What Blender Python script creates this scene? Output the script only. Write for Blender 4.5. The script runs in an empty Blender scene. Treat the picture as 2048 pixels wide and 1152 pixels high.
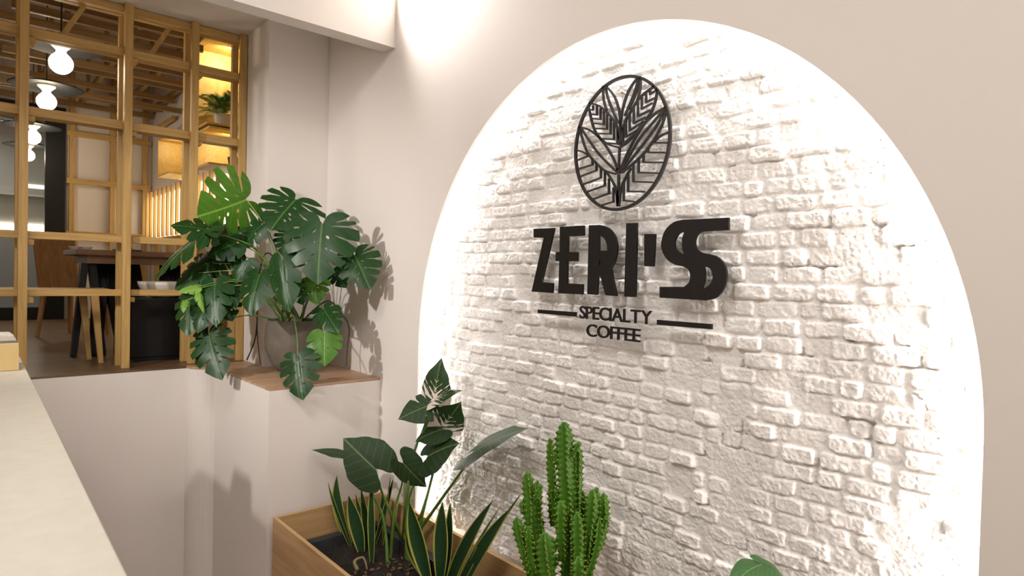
import bpy, bmesh, math, random
import numpy as np
from mathutils import Vector, Matrix, geometry
# ------------------------------------------------------------------ camera, world, light, exposure
scn = bpy.context.scene
EYE = Vector((0, 0, 2.1)); FPX = 1258.87
RX = Vector((0.74966387, -0.0047314, -0.66180186)); RY = Vector((-0.66138229, 0.03095579, -0.74940991)); RZ = Vector((0.02403235, 0.99950956, 0.02007717))
ROT = Matrix((RX, RY, RZ))
cam = bpy.data.cameras.new('camera'); camo = bpy.data.objects.new('camera', cam); scn.collection.objects.link(camo)
camo.matrix_world = Matrix.Translation(EYE) @ ROT.to_4x4()
cam.sensor_width = 36; cam.lens = FPX * 36 / 2048; cam.clip_start = .02
cam.dof.use_dof = True; cam.dof.focus_distance = 3.2; cam.dof.aperture_fstop = 3.2
scn.camera = camo
scn.view_settings.view_transform = 'Standard'; scn.view_settings.look = 'None'; scn.view_settings.gamma = 1
scn.view_settings.use_curve_mapping = False; scn.view_settings.exposure = 0.82
w = bpy.data.worlds.new('world'); scn.world = w; w.use_nodes = True
w.node_tree.nodes['Background'].inputs[0].default_value = (1, .88, .74, 1); w.node_tree.nodes['Background'].inputs[1].default_value = .03

def lamp(name, kind, loc, power, color, target=None, size=.3, spot=60, blend=.6, size_y=None):
    d = bpy.data.lights.new(name, kind); d.energy = power; d.color = color
    if kind == 'AREA':
        d.size = size
        if size_y: d.shape = 'RECTANGLE'; d.size_y = size_y
    elif kind == 'SPOT': d.spot_size = math.radians(spot); d.spot_blend = blend; d.shadow_soft_size = size
    else: d.shadow_soft_size = size
    o = bpy.data.objects.new(name, d); scn.collection.objects.link(o); o.location = loc
    if target is not None:
        o.rotation_euler = (Vector(target) - Vector(loc)).to_track_quat('-Z', 'Y').to_euler()
    return o
WARM = (1, .93, .86); NEUT = (1, .965, .94)
lamp('fill_light_front', 'AREA', (-.7, 1.4, 4.5), 44, NEUT, (-.3, 1.6, 0), 1.2)  # added fill high in the front room, not a known fixture
lamp('fill_light_back', 'AREA', (.2, -1.6, 4.5), 34, WARM, (.3, -1.4, 0), 1.0)  # second added fill, behind the camera, stands for no known lamp
lamp('corner_downlight', 'SPOT', (1.98, 3.67, 4.22), 95, (1, .96, .93), (2.20, 3.44, 4.02), .03, 92, .8)
lamp('counter_spotlight', 'SPOT', (-1.7, 3.1, 3.35), 210, (1, .95, .91), (1.9, 4.35, 1.95), .06, 56, .9)
lamp('ceiling_lamp_kitchen', 'AREA', (-.2, 11.9, 4.1), 9, (.95, .97, .9), (-.2, 12.2, 0), .8)

# ------------------------------------------------------------------ helpers
C = scn.collection
rnd = random.Random(7)
def at(x, y, d):                       # point seen at photo pixel (x, y) at distance d along the view axis
    return EYE + ROT @ Vector(((x - 1024) / FPX * d, -(y - 576) / FPX * d, -d))
def onplane(x, y, ax, val):
    r = at(x, y, 1) - EYE
    return EYE + r * ((val - EYE[ax]) / r[ax])
def tag(o, label=None, cat=None, group=None, kind=None):
    if label: o['label'] = label
    if cat: o['category'] = cat
    if group: o['group'] = group
    if kind: o['kind'] = kind
    return o
def thing(name, loc, label, cat, group=None, rz=0):
    o = bpy.data.objects.new(name, None); C.objects.link(o); o.location = loc; o.rotation_euler = (0, 0, rz)
    o.empty_display_size = .05
    return tag(o, label, cat, group)
def obj(name, bm, mat, parent=None, smooth=False, keepworld=False, label=None):
    me = bpy.data.meshes.new(name)
    if isinstance(bm, bmesh.types.BMesh): bm.to_mesh(me); bm.free()
    else: me.from_pydata(*bm)
    if mat: me.materials.append(mat)
    if smooth:
        for p in me.polygons: p.use_smooth = True
    o = bpy.data.objects.new(name, me); C.objects.link(o)
    if parent:
        o.parent = parent
        if keepworld: o.matrix_parent_inverse = Matrix.Translation(-parent.location)
    if label: o['label'] = label
    return o
def BM(): return bmesh.new()
def box(bm, lo, hi, bev=0, M=None):
    lo = Vector(lo); hi = Vector(hi)
    T = Matrix.Translation((lo + hi) / 2) @ Matrix.Diagonal((*(hi - lo), 1))
    if M is not None: T = M @ T
    r = bmesh.ops.create_cube(bm, size=1, matrix=T)
    if bev:
        es = list({e for v in r['verts'] for e in v.link_edges})
        bmesh.ops.bevel(bm, geom=es, offset=bev, segments=2, affect='EDGES', profile=.6)
    return bm
def beam(bm, a, b, wx, wy, up=(0, 0, 1), bev=0, taper=1):
    a = Vector(a); b = Vector(b); d = (b - a); L = d.length; d.normalize()
    up = Vector(up)
    if abs(d.dot(up)) > .95: up = Vector((1, 0, 0))
    x = d.cross(up).normalized(); y = x.cross(d).normalized()
    M = Matrix((x, y, d)).transposed().to_4x4(); M.translation = (a + b) / 2
    r = bmesh.ops.create_cube(bm, size=1, matrix=M @ Matrix.Diagonal((wx, wy, L, 1)))
    if taper != 1:
        for v in r['verts']:
            if (v.co - b).dot(d) > -.01 * L:
                v.co = b + (v.co - b) * taper
    if bev:
        es = list({e for v in r['verts'] for e in v.link_edges})
        bmesh.ops.bevel(bm, geom=es, offset=bev, segments=2, affect='EDGES', profile=.6)
    return bm
def lathe(bm, prof, n=32, c=(0, 0, 0)):
    c = Vector(c); rings = []
    for r, z in prof:
        if r < 1e-5: rings.append([bm.verts.new(c + Vector((0, 0, z)))])
        else: rings.append([bm.verts.new(c + Vector((r * math.cos(2 * math.pi * k / n), r * math.sin(2 * math.pi * k / n), z))) for k in range(n)])
    for A, B in zip(rings, rings[1:]):
        for k in range(n):
            q = [A[k % len(A)], A[(k + 1) % len(A)], B[(k + 1) % len(B)], B[k % len(B)]]
            u = []
            for v in q:
                if v not in u: u.append(v)
            if len(u) > 2: bm.faces.new(u)
    return bm
def catmull(P, n=6):
    P = [Vector(p) for p in P]; out = []
    for i in range(len(P) - 1):
        a, b, c, d = P[max(i - 1, 0)], P[i], P[i + 1], P[min(i + 2, len(P) - 1)]
        for k in range(n):
            t = k / n
            out.append(.5 * (2 * b + (c - a) * t + (2 * a - 5 * b + 4 * c - d) * t * t + (3 * b - a - 3 * c + d) * t ** 3))
    out.append(P[-1]); return out
def tube(bm, pts, r0, r1=None, n=7, k=6):
    pts = catmull(pts, k) if len(pts) > 2 else [Vector(p) for p in pts]
    r1 = r0 if r1 is None else r1; rings = []; prev = None
    for i, p in enumerate(pts):
        d = (pts[min(i + 1, len(pts) - 1)] - pts[max(i - 1, 0)])
        if d.length < 1e-7: continue
        d.normalize()
        if prev is None: x = d.cross(Vector((0.3, .5, .8))).normalized()
        else: x = (prev - d * prev.dot(d)).normalized()
        prev = x; y = d.cross(x); r = r0 + (r1 - r0) * i / (len(pts) - 1)
        rings.append([bm.verts.new(p + (x * math.cos(2 * math.pi * q / n) + y * math.sin(2 * math.pi * q / n)) * r) for q in range(n)])
    for A, B in zip(rings, rings[1:]):
        for q in range(n): bm.faces.new((A[q], A[(q + 1) % n], B[(q + 1) % n], B[q]))
    bm.faces.new(rings[0][::-1]); bm.faces.new(rings[-1])
    return bm
def prism_x(polys, x0, x1):
    """polygon with holes in the (y, z) plane, extruded from x0 to x1"""
    bm = BM()
    loops = [[Vector((p[0], p[1], 0)) for p in l] for l in polys]
    tris = geometry.tessellate_polygon(loops); flat = [p for l in loops for p in l]
    F = [bm.verts.new((x0, p.x, p.y)) for p in flat]; B = [bm.verts.new((x1, p.x, p.y)) for p in flat]
    for t in tris:
        try: bm.faces.new([F[i] for i in t]); bm.faces.new([B[i] for i in t][::-1])
        except ValueError: pass
    o = 0
    for l in loops:
        n = len(l)
        for i in range(n):
            a, b = o + i, o + (i + 1) % n
            bm.faces.new((F[a], F[b], B[b], B[a]))
        o += n
    bmesh.ops.recalc_face_normals(bm, faces=bm.faces)
    return bm

# ------------------------------------------------------------------ materials
def mat(name, col, rough=.6, bump=0, scale=200, spec=.5, metal=0, var=0, vscale=6, trans=0, sub=0, coat=0):
    m = bpy.data.materials.new(name); m.use_nodes = True; nt = m.node_tree; b = nt.nodes['Principled BSDF']
    b.inputs['Base Color'].default_value = (*col, 1); b.inputs['Roughness'].default_value = rough
    b.inputs['Specular IOR Level'].default_value = spec; b.inputs['Metallic'].default_value = metal
    if trans: b.inputs['Transmission Weight'].default_value = trans
    if coat: b.inputs['Coat Weight'].default_value = coat
    tc = nt.nodes.new('ShaderNodeTexCoord')
    if var:
        n = nt.nodes.new('ShaderNodeTexNoise'); n.inputs['Scale'].default_value = vscale; n.inputs['Detail'].default_value = 5
        nt.links.new(tc.outputs['Object'], n.inputs['Vector'])
        r = nt.nodes.new('ShaderNodeMapRange'); r.inputs['To Min'].default_value = 1 - var; r.inputs['To Max'].default_value = 1 + var
        nt.links.new(n.outputs['Fac'], r.inputs['Value'])
        mx = nt.nodes.new('ShaderNodeVectorMath'); mx.operation = 'SCALE'; mx.inputs[0].default_value = col
        nt.links.new(r.outputs[0], mx.inputs['Scale']); nt.links.new(mx.outputs[0], b.inputs['Base Color'])
    if bump:
        n = nt.nodes.new('ShaderNodeTexNoise'); n.inputs['Scale'].default_value = scale; n.inputs['Detail'].default_value = 4
        nt.links.new(tc.outputs['Object'], n.inputs['Vector'])
        bp = nt.nodes.new('ShaderNodeBump'); bp.inputs['Strength'].default_value = bump; bp.inputs['Distance'].default_value = .002
        nt.links.new(n.outputs['Fac'], bp.inputs['Height']); nt.links.new(bp.outputs[0], b.inputs['Normal'])
    return m
def emis(name, col, s):
    m = bpy.data.materials.new(name); m.use_nodes = True; nt = m.node_tree; nt.nodes.clear()
    e = nt.nodes.new('ShaderNodeEmission'); e.inputs[0].default_value = (*col, 1); e.inputs[1].default_value = s
    o = nt.nodes.new('ShaderNodeOutputMaterial'); nt.links.new(e.outputs[0], o.inputs[0]); return m
def woodmat(name, c1, c2, axis='Z', rough=.5, sc=14, coat=0):
    m = bpy.data.materials.new(name); m.use_nodes = True; nt = m.node_tree; b = nt.nodes['Principled BSDF']
    tc = nt.nodes.new('ShaderNodeTexCoord'); mp = nt.nodes.new('ShaderNodeMapping')
    s = {'X': (.06, 1, 1), 'Y': (1, .06, 1), 'Z': (1, 1, .06)}[axis]; mp.inputs['Scale'].default_value = s
    nt.links.new(tc.outputs['Object'], mp.inputs[0])
    n = nt.nodes.new('ShaderNodeTexNoise'); n.inputs['Scale'].default_value = sc * 3; n.inputs['Detail'].default_value = 6; n.inputs['Distortion'].default_value = .8
    nt.links.new(mp.outputs[0], n.inputs['Vector'])
    r = nt.nodes.new('ShaderNodeValToRGB'); r.color_ramp.elements[0].position = .32; r.color_ramp.elements[1].position = .68
    r.color_ramp.elements[0].color = (*c1, 1); r.color_ramp.elements[1].color = (*c2, 1)
    nt.links.new(n.outputs['Fac'], r.inputs[0]); nt.links.new(r.outputs[0], b.inputs['Base Color'])
    b.inputs['Roughness'].default_value = rough
    bp = nt.nodes.new('ShaderNodeBump'); bp.inputs['Strength'].default_value = .15; bp.inputs['Distance'].default_value = .001
    nt.links.new(n.outputs['Fac'], bp.inputs['Height']); nt.links.new(bp.outputs[0], b.inputs['Normal'])
    return m
def leafmat(name, base, vein, rough=.33, nv=7, slant=.7, edge=None, varieg=None, vw=.05, trans=.12, blotch=.25):
    """leaf colour follows the leaf's own u (length) / v (width) coordinates: midrib, side veins, margin"""
    m = bpy.data.materials.new(name); m.use_nodes = True; nt = m.node_tree; N = nt.nodes; L = nt.links; b = N['Principled BSDF']
    uv = N.new('ShaderNodeUVMap'); uv.uv_map = 'uv'; sp = N.new('ShaderNodeSeparateXYZ'); L.new(uv.outputs[0], sp.inputs[0])
    def mth(op, a, c=None, d=None):
        n = N.new('ShaderNodeMath'); n.operation = op
        for i, q in enumerate((a, c, d)):
            if q is None: continue
            if isinstance(q, (int, float)): n.inputs[i].default_value = q
            else: L.new(q, n.inputs[i])
        return n.outputs[0]
    u, v = sp.outputs[0], mth('ABSOLUTE', mth('SUBTRACT', sp.outputs[1], .5))
    mid = mth('LESS_THAN', v, .013)
    fr = mth('FRACT', mth('MULTIPLY', mth('SUBTRACT', u, mth('MULTIPLY', v, slant)), nv))
    side = mth('LESS_THAN', mth('ABSOLUTE', mth('SUBTRACT', fr, .5)), vw)
    fac = mth('MAXIMUM', mid, mth('MULTIPLY', side, .45))
    tc = N.new('ShaderNodeTexCoord'); nz = N.new('ShaderNodeTexNoise'); nz.inputs['Scale'].default_value = 9; L.new(tc.outputs['Object'], nz.inputs['Vector'])
    mr = N.new('ShaderNodeMapRange'); mr.inputs['To Min'].default_value = 1 - blotch; mr.inputs['To Max'].default_value = 1 + blotch; L.new(nz.outputs['Fac'], mr.inputs['Value'])
    vs = N.new('ShaderNodeVectorMath'); vs.operation = 'SCALE'; vs.inputs[0].default_value = base; L.new(mr.outputs[0], vs.inputs['Scale'])
    mix = N.new('ShaderNodeMix'); mix.data_type = 'RGBA'; L.new(fac, mix.inputs[0]); L.new(vs.outputs[0], mix.inputs[6]); mix.inputs[7].default_value = (*vein, 1)
    last = mix.outputs[2]
    if edge:
        e = mth('GREATER_THAN', v, .36); m2 = N.new('ShaderNodeMix'); m2.data_type = 'RGBA'; L.new(e, m2.inputs[0]); L.new(last, m2.inputs[6]); m2.inputs[7].default_value = (*edge, 1); last = m2.outputs[2]
    if varieg:
        wv = N.new('ShaderNodeTexNoise'); wv.inputs['Scale'].default_value = 1
        cm = N.new('ShaderNodeCombineXYZ'); L.new(mth('MULTIPLY', mth('SUBTRACT', u, mth('MULTIPLY', v, 1.1)), 13), cm.inputs[0]); L.new(mth('MULTIPLY', v, 2.5), cm.inputs[1]); L.new(cm.outputs[0], wv.inputs['Vector'])
        e = mth('GREATER_THAN', mth('ADD', wv.outputs['Fac'], mth('MULTIPLY', mth('SUBTRACT', .36, u), .5)), .55)
        m2 = N.new('ShaderNodeMix'); m2.data_type = 'RGBA'; L.new(e, m2.inputs[0]); L.new(last, m2.inputs[6]); m2.inputs[7].default_value = (*varieg, 1); last = m2.outputs[2]
    L.new(last, b.inputs['Base Color']); b.inputs['Roughness'].default_value = rough; b.inputs['Specular IOR Level'].default_value = .36
    bp = N.new('ShaderNodeBump'); bp.inputs['Strength'].default_value = .5; bp.inputs['Distance'].default_value = .002
    L.new(mth('SUBTRACT', 1, fac), bp.inputs['Height']); L.new(bp.outputs[0], b.inputs['Normal'])
    tr = N.new('ShaderNodeBsdfTranslucent'); L.new(last, tr.inputs[0]); ms = N.new('ShaderNodeMixShader'); ms.inputs[0].default_value = trans
    out = N['Material Output']; L.new(b.outputs[0], ms.inputs[1]); L.new(tr.outputs[0], ms.inputs[2]); L.new(ms.outputs[0], out.inputs[0])
    return m
M_wall = mat('warm_white_plaster', (.77, .715, .67), .75, .12, 90, .3)
M_brick = mat('white_painted_brick', (.92, .89, .86), .62, .9, 260, .35)
M_ceil = mat('ceiling_paint', (.72, .67, .60), .8)
M_floor = mat('floor_tile', (.52, .45, .37), .5, var=.15)
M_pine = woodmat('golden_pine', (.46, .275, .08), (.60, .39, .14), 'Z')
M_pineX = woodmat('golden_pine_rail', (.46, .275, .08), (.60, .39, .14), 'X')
M_grid = woodmat('shaded_brown_batten', (.24, .135, .045), (.36, .22, .085), 'X')  # golden lattice timber again, with the shade put into its colour
M_plankfloor = woodmat('brown_floorboards', (.10, .056, .028), (.19, .11, .055), 'X', .4)
M_board = woodmat('ledge_board', (.36, .21, .12), (.56, .37, .23), 'X', .45, 9)
M_oakY = woodmat('planter_oak', (.42, .25, .105), (.56, .355, .17), 'Y', .45, 10)
M_oakX = woodmat('planter_oak_end', (.42, .25, .105), (.56, .355, .17), 'X', .45, 10)
M_ply = woodmat('yellow_plywood', (.62, .40, .10), (.76, .52, .17), 'Y', .5, 8)
M_dark = woodmat('dark_walnut', (.13, .06, .025), (.22, .11, .05), 'X', .45)
M_black = mat('black_letter_face', (.012, .010, .010), .42, .05, 300, .4)
M_blackm = mat('black_metal', (.007, .007, .008), .5, spec=.3)
M_blkemb = mat('graphite_metal', (.028, .026, .026), .38, spec=.6)
M_lamp = mat('charcoal_lampshade', (.010, .011, .012), .6, spec=.2)
M_white = mat('white_ceramic', (.8, .76, .7), .3)
M_conc = mat('grey_concrete', (.145, .122, .095), .8, .6, 60, .3, var=.45, vscale=11)
M_soil = mat('dark_soil', (.016, .010, .007), .9, 1, 120, var=.5, vscale=60)
M_counter = mat('cream_stone_counter', (.56, .53, .455), .45, .5, 130, .35, var=.10, vscale=24)
M_card = mat('kraft_box', (.62, .45, .20), .6, .2, 200)
M_paper = mat('magazine_paper', (.55, .48, .40), .5); M_pgrey = mat('magazine_cover_grey', (.16, .15, .15), .4); M_red = mat('terracotta_red', (.30, .06, .02), .5)
M_acr = mat('clear_acrylic', (1, 1, 1), .03, trans=1); M_acr.node_tree.nodes['Principled BSDF'].inputs['IOR'].default_value = 1.12
M_bulb = emis('lit_bulb', (1, .84, .62), 28); M_sock = mat('white_lamp_socket', (.85, .8, .74), .4)
M_led = emis('led_tape', (1, .95, .91), 62); M_tube = emis('light_panel', (1, .80, .52), 2.2); M_glow = emis('shelf_led', (1, .93, .70), 5)
M_kwall = mat('kitchen_grey', (.42, .40, .37), .6); M_ktile = mat('kitchen_tile', (.30, .31, .32), .35); M_galv = mat('galvanised_duct', (.55, .55, .53), .35, metal=.7)
M_stem = mat('green_stem', (.10, .20, .03), .45); M_stemd = mat('dark_aerial_root', (.05, .055, .03), .6); M_stemy = mat('pale_petiole', (.24, .33, .08), .4)
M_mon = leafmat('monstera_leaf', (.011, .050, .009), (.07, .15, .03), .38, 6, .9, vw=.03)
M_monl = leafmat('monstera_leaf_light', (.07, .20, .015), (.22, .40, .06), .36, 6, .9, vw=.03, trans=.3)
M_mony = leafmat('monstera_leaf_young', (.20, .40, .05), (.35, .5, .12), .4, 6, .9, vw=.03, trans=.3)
M_alo = leafmat('alocasia_leaf', (.014, .038, .009), (.10, .16, .055), .58, 5, .8, vw=.03)
M_alov = leafmat('variegated_leaf', (.016, .045, .011), (.10, .16, .05), .42, 8, 1.1, vw=.03, varieg=(.78, .70, .62))
M_snake = leafmat('snake_plant_leaf', (.022, .065, .022), (.02, .055, .02), .4, 14, 0, edge=(.50, .48, .10), vw=.16, trans=.05)
M_cac = mat('euphorbia_green', (.065, .19, .010), .40, .2, 80, var=.35, vscale=14)
M_caced = mat('euphorbia_rib_tips', (.36, .33, .05), .5)
M_phil = leafmat('philodendron_leaf', (.05, .16, .04), (.22, .38, .10), .38, 7, .9, vw=.03)
M_palm = mat('palm_frond_green', (.10, .22, .03), .5)
M_liner = mat('grey_plastic_liner', (.035, .037, .040), .5)
M_cord = mat('dark_cable', (.02, .02, .02), .5)

# ------------------------------------------------------------------ setting
D = 2.2                                   # plane of the plaster wall that carries the arch
AC, AW, AS, AH = 1.909, 1.466, 1.65, 1.57  # arch: centre y, half width, spring height, rise
def arch(off=0, n=96, z0=-.5):
    p = [(AC - AW - off, z0)]
    for k in range(n + 1):
        t = math.pi - math.pi * k / n
        p.append((AC + (AW + off) * math.cos(t), AS + (AH + off) * math.sin(t)))
    p.append((AC + AW + off, z0)); return p
def struct(name, bm, m, smooth=False): return tag(obj(name, bm, m, smooth=smooth), kind='structure')
# plaster wall with arched opening: front sheet, cavity sides
bm = BM(); A = arch(); ZT = 4.6
def sheet(bm, x, A, y0, y1, z0, zt):
    vs = [bm.verts.new((x, y, z)) for y, z in A]; top = [bm.verts.new((x, y, zt)) for y, z in A]
    for i in range(len(A) - 1):
        if A[i][0] != A[i + 1][0]: bm.faces.new((vs[i], vs[i + 1], top[i + 1], top[i]))
    a = [bm.verts.new(q) for q in ((x, y0, z0), (x, A[0][0], z0), (x, A[0][0], zt), (x, y0, zt))]; bm.faces.new(a)
    a = [bm.verts.new(q) for q in ((x, A[-1][0], z0), (x, y1, z0), (x, y1, zt), (x, A[-1][0], zt))]; bm.faces.new(a)
    return vs
OF = .03
f = sheet(bm, D, A, -3, 4.9, -.5, ZT)
Ao = arch(OF)
l1 = [bm.verts.new((D, y, z)) for y, z in A]; l2 = [bm.verts.new((D + .016, y, z)) for y, z in A]
for i in range(len(A) - 1): bm.faces.new((l1[i], l1[i + 1], l2[i + 1], l2[i]))
c1 = [bm.verts.new((D + .016, y, z)) for y, z in Ao]; c2 = [bm.verts.new((D + .20, y, z)) for y, z in Ao]
for i in range(len(A) - 1):
    bm.faces.new((l2[i], l2[i + 1], c1[i + 1], c1[i])); bm.faces.new((c1[i], c1[i + 1], c2[i + 1], c2[i]))
bmesh.ops.remove_doubles(bm, verts=bm.verts, dist=1e-5)
struct('wall_right', bm, M_wall)
# floors, ceilings, other walls
ZF = -.5
bm = BM(); box(bm, (-3, -3, ZF - .1), (D + .4, 5.1, ZF)); struct('floor', bm, M_floor)
bm = BM(); box(bm, (-3, -3, ZT), (D + .4, 3.735, ZT + .1)); struct('ceiling', bm, M_ceil)
bm = BM(); box(bm, (-3.1, -3, ZF), (-3, 5.1, ZT)); struct('wall_left', bm, M_wall)
bm = BM(); box(bm, (-3.1, -3.1, ZF), (D + .4, -3, ZT)); struct('wall_front', bm, M_wall)
ZP = 1.368; HC = 3.955
# ceiling beam across the corner and the lower ceiling behind it
bm = BM(); box(bm, (-3, 3.73, 3.605), (D, 3.86, 5.0)); struct('trim_1', bm, M_wall)
bm = BM(); box(bm, (-3, 3.86, HC), (D, 5.30, HC + .3)); struct('trim_2', bm, M_ceil)
# pier between lattice and arch wall
bm = BM(); box(bm, (1.727, 4.73, ZP), (D + .4, 5.34, 5.0)); struct('wall_pier', bm, M_wall)
# wall under the dining platform with the ledge that carries the pot
cx, cy, r = 1.433 - .10, 5.075 - .10, .10
foot = [(-3, 5.075)] + [(cx + r * (1 - math.cos(t)) - 0 + 0, 0) for t in ()]
foot += [(1.433 - .12 + .12 * math.sin(t * math.pi / 16), 4.955 + .12 * (1 - (1 - math.cos(t * math.pi / 16)))) for t in range(0, 1)]
foot = [(-3, 5.075), (1.28, 5.075)] + [(1.433 - .153 * math.cos(a) * 1.0, 5.075 - .16 * (1 - math.cos(a)) - 0.0) for a in ()]
for k in range(1, 9):
    a = math.pi / 2 * k / 8
    foot.append((1.28 + .153 * (1 - math.cos(a)), 5.075 - .17 * math.sin(a)))
foot += [(1.433, 3.84), (D, 3.84), (D, 5.6), (-3, 5.6)]
bm = BM(); lo = [bm.verts.new((x, y, ZF)) for x, y in foot]; hi = [bm.verts.new((x, y, ZP - .012)) for x, y in foot]
for i in range(len(foot)): bm.faces.new((lo[i], lo[(i + 1) % len(foot)], hi[(i + 1) % len(foot)], hi[i]))
bm.faces.new(hi); bmesh.ops.recalc_face_normals(bm, faces=bm.faces)
struct('wall_platform', bm, M_wall)
bm = BM(); box(bm, (-3, 5.075, ZP - .014), (1.28, 10.4, ZP)); box(bm, (1.28, 5.11, ZP - .014), (2.12, 10.4, ZP)); struct('floor_dining', bm, M_plankfloor)
# wooden board on the ledge
brd = foot[2:-4]
pl = [(x + .004, y) for x, y in foot[2:10]] + [(1.437, 3.846), (D - .002, 3.846), (D - .002, 4.728), (1.725, 4.728), (1.725, 5.09), (1.282, 5.09)]
bm = BM(); lo = [bm.verts.new((x, y, ZP - .010)) for x, y in pl]; hi = [bm.verts.new((x, y, ZP + .004)) for x, y in pl]
for i in range(len(pl)): bm.faces.new((lo[i], lo[(i + 1) % len(pl)], hi[(i + 1) % len(pl)], hi[i]))
bm.faces.new(hi); bm.faces.new(lo[::-1]); bmesh.ops.recalc_face_normals(bm, faces=bm.faces)
tag(obj('ledge_board', bm, M_board), 'reddish wooden board covering the white ledge under the round concrete pot', 'board')
# dining room shell
bm = BM(); box(bm, (2.12, 5.34, ZP), (2.3, 10.5, 5.0)); struct('wall_dining_right', bm, M_wall)
bm = BM(); box(bm, (1.09, 10.4, ZP), (2.3, 10.5, 5.0)); box(bm, (-3, 10.4, 4.19), (1.09, 10.5, 5.0)); struct('wall_dining_back', bm, M_wall)
bm = BM(); box(bm, (-3, 5.30, 4.75), (2.3, 10.5, 4.9)); struct('ceiling_dining', bm, mat('dining_ceiling_brown', (.42, .33, .25), .8))
bm = BM(); box(bm, (-3.1, 5.075, 0), (-3, 13.2, 5.0)); struct('wall_dining_left', bm, M_wall)
bm = BM(); box(bm, (.87, 10.33, ZP), (1.09, 10.42, 4.19), .004); box(bm, (-3, 10.33, 4.10), (.87, 10.42, 4.19), .004); box(bm, (-3, 10.33, ZP), (.87, 10.42, ZP + .16)); struct('door_1', bm, M_blackm)
# kitchen beyond the black frame
bm = BM(); box(bm, (-3, 10.5, ZP - .02), (2.3, 13.1, ZP)); struct('floor_kitchen', bm, M_floor)
bm = BM(); box(bm, (-3, 10.5, 4.6), (2.3, 13.1, 4.7)); struct('ceiling_kitchen', bm, M_kwall)
bm = BM(); box(bm, (-3, 13.0, ZP), (2.3, 13.1, 4.6)); struct('wall_kitchen', bm, M_kwall)

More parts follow.
